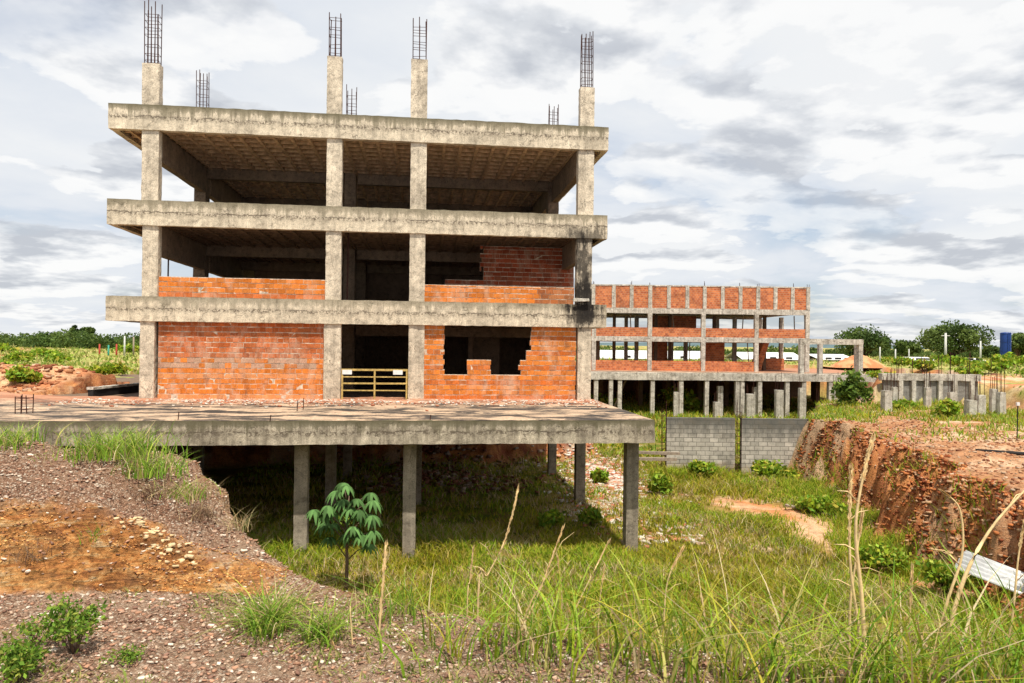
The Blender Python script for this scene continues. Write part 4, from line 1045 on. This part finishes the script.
# dry flowering stems
def stem(pts, Y, r, label, head=.3, col=(.62, .48, .27), branch=0):
    P = [Vector(at(px, py, Y+dy)) for px, py, dy in pts]
    base = P[0].copy(); g0 = hz(base.x, base.y); base.z = g0-.02
    P = [base]+P if P[0].z-g0 > .05 else P
    fine = []
    for i in range(len(P)-1):
        for k in range(5):
            t = k/5; p_ = P[max(i-1, 0)]; a, b = P[i], P[i+1]; n_2 = P[min(i+2, len(P)-1)]
            fine.append(.5*((2*a)+(b-p_)*t+(2*p_-5*a+4*b-n_2)*t*t+(3*a-p_-3*b+n_2)*t**3))
    fine.append(P[-1]); nf = len(fine)
    root = empty('dry_stem', base); tag(root, label, 'dry stem', 'dry grass stems standing in the foreground')
    mb = MB(); mb.tube([p-base for p in fine], [1.35*r*(1-.7*i/nf) for i in range(nf)], 5, col); mb.build('stalk', M['straw'], root, True)
    if head:
        # feathery seed head: short scales hugging the top part
        n = int(150); i0 = int(nf*(1-head)); Q = []; 
        V = []; Fq = []; 
        mb = MB()
        for k in range(n):
            i = random.randint(i0, nf-2); p = fine[i].lerp(fine[i+1], random.random())-base; d = (fine[min(i+1, nf-1)]-fine[max(i-1, 0)]).normalized()
            s = Vector((random.gauss(0, 1), random.gauss(0, 1), 0)).normalized()*r*random.uniform(.6, 1.7)
            l = random.uniform(.02, .06)*Y/4
            mb.add([p, p+s+d*l*.5, p+d*l+s*.6], [(0, 1, 2)])
        mb.build('seed_head', M['straw'], root)
    for b in range(branch):
        i = random.randint(nf//3, nf*3//4); p = fine[i]-base; s = Vector((random.choice((-1, 1))*random.uniform(.3, 1), random.uniform(-.5, .5), random.uniform(.2, .9))).normalized()
        l = random.uniform(.12, .3)*Y/4; q = [p, p+s*l*.5, p+s*l+Vector((0, 0, -.25*l))]
        MB().tube(q, [r*.5, r*.35, r*.12], 4).build('dead_leaf', M['straw'], root, True)
    return root
M['straw'] = m_plain('dry_straw', (.74, .54, .27), .8, 0, .35, 20)
stem([(478, 600, 0), (488, 575, 0), (505, 540, 0), (518, 490, 0)], 5.2, .007, 'tall dry stem with a feathery head rising before the dark space under the terrace', .4, branch=2)
stem([(515, 650, 0), (540, 590, 0), (562, 530, 0)], 4.6, .006, 'pale forked dry stem leaning right, centre of the foreground', .35, branch=3)
stem([(545, 680, 0), (575, 610, 0), (607, 545, 0)], 4.4, .005, 'bare dry stem leaning right just left of the right front pillar', .2, branch=1)
stem([(662, 690, 0), (664, 620, 0), (668, 580, 0), (681, 552, 0)], 4.3, .006, 'short dry stem forked at the top below the right front pillar', .2, branch=2)
stem([(376, 683, 0), (380, 620, 0), (386, 545, 0)], 4.2, .008, 'straight pale dry stem right of the young tree', .5, branch=1)
stem([(357, 690, 0), (353, 650, 0), (350, 606, 0)], 4.0, .005, 'short straight dry stem left of the pale one on the gravel', .0)
stem([(342, 685, 0), (338, 665, 0), (333, 645, 0)], 4.0, .006, 'broken-off stubby dry stem at the bottom edge', .5)
stem([(868, 700, 0), (862, 600, 0), (856, 520, 0), (872, 440, 0)], 3.6, .010, 'thick yellow dry stem, the tallest, right of centre', .2, branch=3)
stem([(858, 700, 0), (860, 640, 0), (850, 560, 0), (851, 470, 0)], 3.9, .009, 'thin orange dry stem close behind the tallest one', .3, branch=1)
stem([(850, 610, 0), (856, 560, 0), (862, 515, 0)], 4.0, .007, 'short dry stem with drooping leaves beside the tallest ones', .2, (.62, .5, .3), 2)
stem([(930, 690, 0), (945, 610, 0), (962, 555, 0), (960, 510, 0), (946, 494, 0)], 3.8, .007, 'curving dry stem bent left at its tip near the right bank', .1, branch=2)
stem([(935, 690, 0), (960, 590, 0), (990, 530, 0), (1030, 485, 0)], 3.7, .010, 'thick dry stem leaning far right to the picture edge', .0, branch=2)
stem([(908, 690, 0), (909, 640, 0), (912, 570, 0)], 4.1, .006, 'upright dry stem between the thick one and the leaning one', .25, branch=1)
stem([(1000, 690, 0), (1012, 620, 0), (1018, 560, 0), (1024, 525, 0)], 3.9, .006, 'dry stem before the white corrugated sheet', .3, branch=1)
stem([(560, 640, 0), (562, 600, 0), (558, 560, 0)], 4.9, .005, 'short thin dry stem behind the central ones', .3)
stem([(467, 620, 0), (470, 580, 0), (473, 552, 0)], 5.2, .005, 'short thin stem left of the feathery tall one', .4)
stem([(778, 690, 0), (780, 640, 0), (784, 590, 0)], 4.3, .005, 'slim dry stem standing in the green clumps at right of centre', .3)
stem([(808, 690, 0), (812, 650, 0), (826, 600, 0)], 4.2, .005, 'slim dry stem leaning right just left of the tallest', .3, branch=1)
stem([(610, 690, 0), (608, 650, 0), (612, 610, 0)], 4.6, .004, 'faint thin stem low in the grass below the right front pillar', .3)
stem([(700, 700, 0), (706, 640, 0), (702, 600, 0)], 4.4, .005, 'thin upright stem in the grass right of the forked one', .3)

for i, (a, b, c, Y, lab) in enumerate(((598, 640, (6, -70), 4.6, 'faint leaning stem between the central forked ones'), (640, 690, (-14, -95), 4.2, 'dry stem leaning left below the front right pillar'), (724, 690, (10, -80), 4.2, 'pale dry stem left of the slim one at right of centre'),
      (585, 690, (-16, -80), 4.2, 'low dry stem leaning left at bottom centre'), (500, 690, (8, -70), 4.2, 'low dry stem at the bottom, left of centre'), (892, 690, (-12, -110), 4.0, 'dry stem between the tallest and the thick right one'),
      (975, 690, (-20, -120), 4.0, 'dry stem leaning left near the bottom right corner'), (760, 690, (-8, -90), 4.1, 'thin dry stem leaning left in the green clumps'))):
    stem([(a, b, 0), (a+c[0]*.3, b+c[1]*.55, 0), (a+c[0], b+c[1], 0)], Y, .0045, lab, .3, branch=1)
# young tree with umbrella leaves
x, y, z = at(346, 585, 17.2); z = hz(x, y)
Sp = empty('young_tree', (x, y, z)); tag(Sp, 'young tree with drooping umbrella leaves standing in the pit before the terrace pillars', 'tree')
k = 17.2/F
MB().tube([(0, 0, -.2), (.02, 0, .8), (-.02, 0, 1.6), (.05, 0, 2.35)], [.05, .04, .03, .012], 8).build('trunk', M['bark'], Sp, True)
heads = [(-15, 38), (3, 18), (22, 30), (-22, 60), (12, 48), (28, 48), (-8, 55), (-18, 75), (22, 80), (-2, 34), (8, 65), (-28, 42), (30, 62), (-10, 26), (12, 32), (0, 70), (-14, 62), (18, 66), (-24, 52), (6, 40), (-6, 20), (16, 42), (-20, 48), (26, 36), (-12, 44), (10, 58), (20, 54)]
z_top = 2.1-(488-341)*k*1.0
tw = MB()
for i, (dx, dy) in enumerate(heads):
    hx, hzz = dx*k*1.0, (at(346, 488+dy-24, 17.2)[2])-z; hy = random.uniform(-.45, .45)
    st = Vector((0, 0, max(.8, hzz-.45))); hd = Vector((hx, hy, hzz)); tw.tube([st, (st+hd)/2+Vector((0, 0, .05)), hd], [.016, .012, .007], 5)
    lf = MB(); nl = 11; yel = (i == 6)
    for q_ in range(nl):
        a = 2*PI*q_/nl+random.uniform(-.15, .15); l = random.uniform(.20, .36); w = random.uniform(.034, .05); d = Vector((math.cos(a), math.sin(a), 0)); s = Vector((-math.sin(a), math.cos(a), 0))
        vs = []; cseg = 5
        for j in range(cseg+1):
            t = j/cseg; c0 = hd+d*(l*(t-.18*t*t))+Vector((0, 0, .05*t-.95*l*t*t)); ww = w*math.sin(PI*min(1, .12+.88*t))**.6 if t < 1 else .004
            vs += [c0-s*ww+Vector((0, 0, -.025)), c0, c0+s*ww+Vector((0, 0, -.025))]
        fs = []
        for j in range(cseg): fs += [(3*j, 3*j+1, 3*j+4, 3*j+3), (3*j+1, 3*j+2, 3*j+5, 3*j+4)]
        kk = random.uniform(.6, 1.7); lf.add(vs, fs, (.26*kk, .38*kk, .05) if yel else (.10*kk, .20*kk, .06*kk))
    o = lf.build('leaf', M['leaf'], Sp, True, True)
    if yel: o['label'] = 'yellow-green leaf in the middle of the crown'
tw.build('branch', M['bark'], Sp, True)

# low shrubs on the gravel
def scrub(px, py, Y, hp, n, lab): tussock(px, py, Y, hp, n, lab, cols=[(.20, .11, .07), (.30, .2, .13), (.14, .08, .05)], spread=.07, lean=1.3, wid=.005, group='dead scrub on the bank', name='dead_scrub', cat='dead scrub')
scrub(150, 505, 5.75, 20, 200, 'brown dead scrub on the gravel slope above the cream stones')
scrub(200, 512, 5.7, 22, 220, 'brown dead scrub near the dark gap at the right shoulder of the bank')
scrub(36, 590, 4.95, 24, 60, 'thin dead twigs at the foot of the orange bank, left')
scrub(122, 598, 4.85, 14, 60, 'small dead tuft at the foot of the orange bank, under the green tuft')

def shrub(px, py, Y, wpx, hpx, n, label, cols, leaf=.02, name='small_shrub', cat='shrub', group=None, twigs=9):
    x, y, _ = at(px, py, Y); z = hz(x, y); root = empty(name, (x, y, z)); tag(root, label, cat, group)
    w, h = wpx*Y/F/2, hpx*Y/F; mb = MB(); tips = []
    for i in range(twigs):
        a = random.random()*2*PI; r = random.random()**.6; e = Vector((math.cos(a)*r*w, math.sin(a)*r*w*.8, h*random.uniform(.5, .95)*(1-.35*r*r)))
        mid = e*.5+Vector((0, 0, .08*h)); mb.tube([(0, 0, -.03), mid, e], [h*.025, h*.015, h*.006], 5); tips += [e]*3+[mid*1.2]
    mb.build('stems', M['bark'], root, True)
    tips = np.array(tips); k = rng.integers(0, len(tips), n); P = tips[k]+rng.normal(size=(n, 3))*np.array([w*.2, w*.2, h*.13])
    P[:, 2] = np.maximum(P[:, 2], .01); V, Fq, c = leafcloud(P, leaf, pal(n, cols)); link('foliage', np_mesh('foliage', V, Fq, c), M['leaf'], root)
    return root
SHR = [(.14, .26, .03), (.20, .32, .04), (.10, .18, .025), (.30, .34, .06)]
shrub(74, 652, 3.9, 66, 52, 900, 'small bright green shrub on the gravel below the orange bank', SHR, .014)
shrub(20, 690, 3.55, 56, 44, 800, 'green shrub at the bottom left corner', SHR, .014)
shrub(34, 640, 4.0, 46, 26, 260, 'sparse low shrub behind the corner one at left', SHR+[(.4, .3, .08)], .012)
shrub(128, 662, 3.8, 46, 16, 300, 'low spreading green weed right of the bright shrub', SHR, .010, 'low_weed', 'weed')
shrub(20, 403, 27.5, 30, 20, 900, 'green bush in the turned orange soil left of the terrace', GREEN+FRESH, .09, 'field_bush', 'bush', 'bushes of the field')
shrub(108, 372, 42, 36, 12, 900, 'rounded field bush behind the turned soil, left of the brick building', GREEN, .12, 'field_bush', 'bush', 'bushes of the field')
shrub(853, 415, 42.3, 30, 32, 1500, 'round dark leafy bush before the end of the far deck', [(.07, .13, .025), (.1, .17, .03), (.14, .22, .03), (.22, .30, .06)], .15, 'leafy_bush', 'bush', None, 16)
for i, (px, py, Y, w, h, lab) in enumerate(((600, 470, 31, 16, 14, 'dark bush between the rear pillars under the terrace corner'), (700, 462, 33, 30, 14, 'leafy weed clump at the foot of the left block wall'), (775, 465, 33, 36, 15, 'leafy clump at the foot of the right block wall'),
     (820, 500, 25.5, 38, 16, 'bushy weeds at the foot of the red bank'), (880, 545, 19, 44, 30, 'leafy bush low on the red bank, right of the sandy strip'), (945, 560, 17, 50, 36, 'green bush at the foot of the bank left of the white sheet'), (660, 470, 29, 20, 20, 'weed clump left of the left block wall'),
     (550, 515, 23.5, 26, 18, 'shaded bush beside the front right pillar'), (590, 515, 24, 20, 16, 'shaded bush behind the front right pillar'), (905, 410, 40, 20, 8, 'weeds among the stubs on top of the bank'), (948, 418, 36, 16, 15, 'taller pale green weeds left of the right-hand stub cluster'), (680, 405, 66, 36, 20, 'bush before the middle of the far deck'), (600, 400, 66, 30, 14, 'bush under the left end of the far deck'))):
    shrub(px, py, Y, w, h, 900, lab, GREEN+FRESH, .0038*Y, 'weed_bush', 'bush', 'bushes of the pit and banks', 12)
r_ = random.Random(5)
for i in range(26):
    px = r_.uniform(870, 1040); Y = r_.choice([60, 70, 80, 95, 120]); x, y, _ = at(px, 370, Y)
    shrub(px, 370, Y, r_.uniform(14, 30), r_.uniform(5, 11), 420, 'green bush in the field on the right beyond the retaining wall', GREEN+FRESH, .0028*Y, 'field_bush', 'bush', 'right field bushes', 8)
for i in range(7):
    px = r_.uniform(-15, 150); Y = r_.choice([55, 66, 85, 110]); 
    shrub(px, 370, Y, r_.uniform(18, 36), r_.uniform(6, 11), 420, 'green bush in the field on the left beyond the turned soil', GREEN+FRESH, .0028*Y, 'field_bush', 'bush', 'left field bushes', 8)

# ------------------------------------------------------------------ distance
DG = [(.075, .125, .03), (.11, .17, .04), (.05, .085, .022), (.15, .21, .055)]
def place(px, Y): return at(px, 350, Y)[0]
def hpx(py, px, Y): return at(px, py, Y)[2]+.2
make_tree('broad_tree', place(864, 150), 150, 52*150/F, hpx(331, 864, 150), .12, 3, 5200, DG, .3, 'broad dark dome-shaped tree just right of the far block')
make_tree('broad_tree', place(954, 155), 155, 64*155/F, hpx(326, 954, 155), .12, 4, 6500, DG+[(.12, .17, .04)], .3, 'largest spreading tree on the right behind the pale pole')
make_tree('broad_tree', place(906, 165), 165, 24*165/F, hpx(341, 906, 165), .2, 5, 2600, DG, .3, 'small tree in the gap between the two broad ones')
make_tree('broad_tree', place(1018, 150), 150, 26*150/F, hpx(333, 1018, 150), .15, 6, 3000, DG, .3, 'tree at the right edge behind the blue water tank')
make_tree('broad_tree', place(994, 170), 170, 22*170/F, hpx(346, 994, 170), .15, 7, 1800, DG, .3, 'low tree left of the blue water tank')
make_tree('tall_tree', place(73.5, 190), 190, 8.5*190/F, hpx(325, 73, 190), .55, 8, 1300, DG, .35, 'smaller round-topped tree rising above the left wood', nclump=9)
make_tree('tall_tree', place(87, 190), 190, 16*190/F, hpx(326, 87, 190), .5, 9, 2200, DG, .35, 'wider tree rising above the left wood next to the round-topped one', nclump=14)
def wood(name, px0, px1, Y, top, n, label, seed=0):
    r = np.random.default_rng(seed); nb = int((px1-px0)/3.2)*3
    px = r.uniform(px0, px1, nb); yy = Y+r.uniform(0, 30, nb); X = (px-512)/F*yy
    zt = np.array([at(a, top+r.uniform(-2.5, 5)+2*math.sin(a*.07), b)[2] for a, b in zip(px, yy)]); g = height(X, yy)[0]
    k = r.integers(0, nb, n); w = r.uniform(1.2, 2.6, nb)
    d = r.normal(size=(n, 3)); d /= np.linalg.norm(d, axis=1)[:, None]
    hh = (zt-g)/2; cen = np.stack([X, yy, (zt+g)/2], -1)
    P = cen[k]+d*np.stack([w[k], w[k], hh[k]], -1)*(.7+.35*r.random((n, 1)))
    V, Fq, c = leafcloud(P, .33, pal(nb, DG+[(.1, .15, .035)], .25)[k])
    tag(link(name, np_mesh(name, V, Fq, c), M['leaf']), label, 'wood', kind='stuff')
wood('distant_wood', -140, 330, 168, 333, 36000, 'band of dark green trees along the horizon on the left', 1)
wood('distant_wood', 560, 1250, 178, 349, 42000, 'band of dark green trees along the horizon on the right', 2)
# far hills
mb = MB(); n = 90; vs = []; fs = []
for i in range(n+1):
    a = -1.1+2.2*i/n; R0 = 3800; hgt = 1+float(fbm(np.array([a*6+3]), np.array([1.]), 3)[0])*38*(.35+.65*min(1, max(0, a*2+.3)))
    for k, (rad, zz_) in enumerate(((R0, -6), (R0+300, hgt*.6), (R0+700, hgt), (R0+1500, -6))): vs.append((rad*math.sin(a), rad*math.cos(a), zz_))
for i in range(n):
    for k in range(3): fs.append((i*4+k, i*4+k+1, i*4+4+k+1, i*4+4+k)[::-1])
mb.add(vs, fs); tag(mb.build('hills', m_plain('hill_forest', (.10, .15, .16), .95, 0, .3, .01), smooth=True), kind='structure')
# poles
def pole(px, pyt, Y, r, label, arm=False, mat='pole', name='utility_pole', cat='pole', group=None, pyb=None):
    x = place(px, Y); z = hz(x, Y) ; zt = at(px, pyt, Y)[2]
    root = empty(name, (x, Y, z)); tag(root, label, cat, group)
    MB().tube([(0, 0, -.3), (0, 0, zt-z)], [r, r*.75], 8).build('shaft', M[mat], root, True)
    if arm: MB().box(-.7, .7, -.06, .06, zt-z-.5, zt-z-.38).build('crossarm', M[mat], root)
    return root
pole(945.5, 333, 120, .22, 'pale utility pole before the largest tree', True)
pole(980.5, 341, 120, .16, 'shorter pale pole just right of the largest tree')
pole(880, 347, 110, .12, 'thin pole before the broad dome-shaped tree')
pole(895.5, 349, 110, .12, 'thin pole between the dome tree and the gap')
pole(909, 349, 110, .1, 'thin pole in the gap between the broad trees')
FPL = (('green', 103, 'teal'), )
M['teal'] = m_plain('teal_paint', (.05, .3, .22), .7, 0, .2, 6)
for px, top, mt_, lab in ((99.5, 344, 'redpost', 'red fence post, leftmost before the left wood'), (108.5, 345, 'teal', 'teal fence post right of the red one before the left wood'), (116.5, 344, 'redpost', 'second red fence post from the left before the left wood'), (124.5, 336, 'pole', 'tall grey fence post before the left wood'), (133.5, 337, 'wood', 'tall brown fence post next to the brick building')):
    pole(px, top, 95, .13, lab, False, mt_, 'fence_post', 'fence post')
# water tank
x = place(1005.5, 140); z = hz(x, 140); zt = at(1005, 332.5, 140)[2]-z
Wt = empty('water_tank', (x, 140, z)); tag(Wt, 'tall dark blue cylindrical water tank before the trees at the right', 'water tank')
def lathe(prof, n=28):
    mb = MB(); vs = []; fs = []
    for r, z_ in prof:
        for k in range(n): vs.append((r*math.cos(2*PI*k/n), r*math.sin(2*PI*k/n), z_))
    for i in range(len(prof)-1):
        for k in range(n): fs.append((i*n+k, i*n+(k+1) % n, (i+1)*n+(k+1) % n, (i+1)*n+k))
    fs.append(tuple((len(prof)-1)*n+k for k in range(n))); mb.add(vs, fs); return mb
lathe([(.9, 0), (.92, zt*.33), (.92, zt*.66), (.92, zt-.25), (.86, zt-.03), (.3, zt+.05)]).build('tank', M['blue'], Wt, True)
for f_ in (.02, .34, .67, .955): lathe([(.93, zt*f_), (.965, zt*f_), (.965, zt*f_+.1), (.93, zt*f_+.1)]).build('ring', M['blue'], Wt)
mb = MB()
for s in (-.2, .2): mb.box(s-.03, s+.03, -1.1, -1.04, 0, zt)
for i in range(14): mb.box(-.2, .2, -1.09, -1.05, .2+i*zt/15, .26+i*zt/15)
mb.build('ladder', M['blue'], Wt)
# sheds
def shed(px0, px1, pye, pyr, Y, dep, label, wall='plaster'):
    x0, x1 = place(px0, Y), place(px1, Y); z = hz((x0+x1)/2, Y); w = x1-x0; ze = at(px0, pye, Y)[2]-z; zr = max(ze+.3, at(px0, pyr, Y+dep/2)[2]-z)
    root = empty('shed', (x0, Y, z)); tag(root, label, 'shed')
    MB().box(.3, w-.3, .3, dep-.3, -.3, ze-.05).build('wall', M[wall], root)
    mb = MB(); mb.add([(0, 0, ze-.06), (w, 0, ze-.06), (w, dep/2, zr-.06), (0, dep/2, zr-.06), (0, dep, ze-.06), (w, dep, ze-.06), (0, 0, ze), (w, 0, ze), (w, dep/2, zr), (0, dep/2, zr), (0, dep, ze), (w, dep, ze)],
        [(0, 3, 2, 1), (3, 4, 5, 2), (6, 7, 8, 9), (9, 8, 11, 10), (0, 1, 7, 6), (4, 10, 11, 5), (0, 6, 9, 3), (3, 9, 10, 4), (1, 2, 8, 7), (2, 5, 11, 8)]); mb.build('roof', M['white'], root)
    mb = MB(); 
    for i in range(3): q = w*(i+1)/4; mb.box(q-.5, q+.5, .27, .3, .7, min(1.7, ze-.3))
    mb.build('window', M['dark'], root)
shed(820, 858, 359.5, 354, 112, 10, 'white-roofed long shed right of the far block behind the orange mound')
shed(914, 937, 360, 357, 125, 6, 'low grey shed with a pale roof before the gap in the trees')
shed(957, 987, 360.5, 358, 130, 6, 'low white-roofed shed behind the shorter pale pole')
shed(600, 712, 358, 350, 112, 10, 'long white-roofed shed seen through the left half of the far block')
shed(742, 806, 359, 352, 112, 10, 'white-roofed shed seen through the right half of the far block')
# orange heap
x = place(858, 92); r = 3.3
gx2, gy2 = np.meshgrid(np.linspace(-1.35, 1.35, 60), np.linspace(-1.2, 1.2, 50), indexing='ij')
hh = 1.75*np.clip(1-np.hypot(gx2, gy2), 0, 1)**.8*(.75+.5*fbm(gx2*3, gy2*3, 4))-.12
q = np.arange(59)[:, None]*50+np.arange(49)[None]
cc = mc(colr((.50, .19, .08)), colr((.62, .33, .16)), sstep(.4, .6, fbm(gx2*4, gy2*4, 4)))
o = link('earth_heap', np_mesh('earth_heap', np.stack([gx2*r, gy2*r, hh], -1).reshape(-1, 3), np.stack([q, q+50, q+51, q+1], -1).reshape(-1, 4), cc.reshape(-1, 3), True), M['rubble'])
o.location = (x, 92, hz(x, 92)); tag(o, 'orange heap of earth in the field right of the far block', 'earth heap')

# ------------------------------------------------------------------ light and sky
SUN_EL, SUN_AZ = math.radians(66), math.radians(20)   # azimuth measured from straight behind the camera towards the right
sd = Vector((math.sin(SUN_AZ)*math.cos(SUN_EL), -math.cos(SUN_AZ)*math.cos(SUN_EL), math.sin(SUN_EL)))
sl = bpy.data.lights.new('sun', 'SUN'); sl.energy = 4.8; sl.angle = math.radians(.6); sl.color = (1, .935, .82)
so = bpy.data.objects.new('sun', sl); C.objects.link(so); so.rotation_euler = (-sd).to_track_quat('-Z', 'Y').to_euler(); so.location = (0, 0, 40)
w = bpy.data.worlds.new('World'); scn.world = w; w.use_nodes = True; nt = w.node_tree
for n_ in list(nt.nodes): nt.nodes.remove(n_)
out = N(nt, 'ShaderNodeOutputWorld'); sky = N(nt, 'ShaderNodeTexSky', sky_type='NISHITA'); sky.sun_disc = False
sky.sun_elevation = SUN_EL; sky.sun_rotation = math.atan2(sd.x, sd.y)
sky.air_density = 1.0; sky.dust_density = 2.0; sky.altitude = 200
bg1 = N(nt, 'ShaderNodeBackground'); bg1.inputs[1].default_value = .12; L(nt, sky.outputs[0], bg1.inputs[0])
tc = N(nt, 'ShaderNodeTexCoord'); sx = N(nt, 'ShaderNodeSeparateXYZ'); L(nt, tc.outputs['Generated'], sx.inputs[0])
zc = math_(nt, 'ADD', math_(nt, 'MAXIMUM', sx.outputs[2], 0.), .16)
cb = N(nt, 'ShaderNodeCombineXYZ'); L(nt, math_(nt, 'DIVIDE', sx.outputs[0], zc), cb.inputs[0]); L(nt, math_(nt, 'DIVIDE', sx.outputs[1], zc), cb.inputs[1])
def shift(v, dx, dy, dz=0, s=(1, 1, 1)):
    mp = N(nt, 'ShaderNodeMapping'); mp.inputs['Location'].default_value = (dx, dy, dz); mp.inputs['Scale'].default_value = s; L(nt, v, mp.inputs[0]); return mp.outputs[0]
P = cb.outputs[0]
veil = noise(nt, shift(P, 3.1, 1.7), .55, 7, .55, .3)
back = ramp(nt, veil, [(.32, (.54, .61, .71)), (.44, (.65, .69, .75)), (.55, (.77, .785, .80)), (.68, (.82, .82, .82))])
Q = shift(P, 1.3, 7.7)
d1 = noise(nt, Q, 1.7, 12, .55, .08); d2 = noise(nt, shift(Q, 0, .10), 1.7, 6, .5, .08)
mask = ramp(nt, d1, [(.46, 0), (.485, .8), (.54, 1)])
lit = math_(nt, 'ADD', math_(nt, 'MULTIPLY', math_(nt, 'SUBTRACT', d1, d2), 5.0), math_(nt, 'SUBTRACT', 1.42, math_(nt, 'MULTIPLY', d1, 1.55)))
cum = ramp(nt, lit, [(.22, (.50, .525, .57)), (.42, (.64, .66, .69)), (.56, (.76, .77, .785)), (.70, (.86, .86, .855))])
cc_ = mixc(nt, mask, back, cum)
cover = ramp(nt, veil, [(.36, .55), (.46, 1)])
bg2 = N(nt, 'ShaderNodeBackground'); bg2.inputs[1].default_value = .97; L(nt, cc_, bg2.inputs[0])
ms = N(nt, 'ShaderNodeMixShader'); L(nt, math_(nt, 'MULTIPLY', cover, .97), ms.inputs[0]); L(nt, bg1.outputs[0], ms.inputs[1]); L(nt, bg2.outputs[0], ms.inputs[2]); L(nt, ms.outputs[0], out.inputs[0])
vs_ = scn.view_settings; vs_.view_transform = 'Standard'; vs_.look = 'None'; vs_.exposure = 0.25; vs_.gamma = 1
scn.render.engine = 'CYCLES'
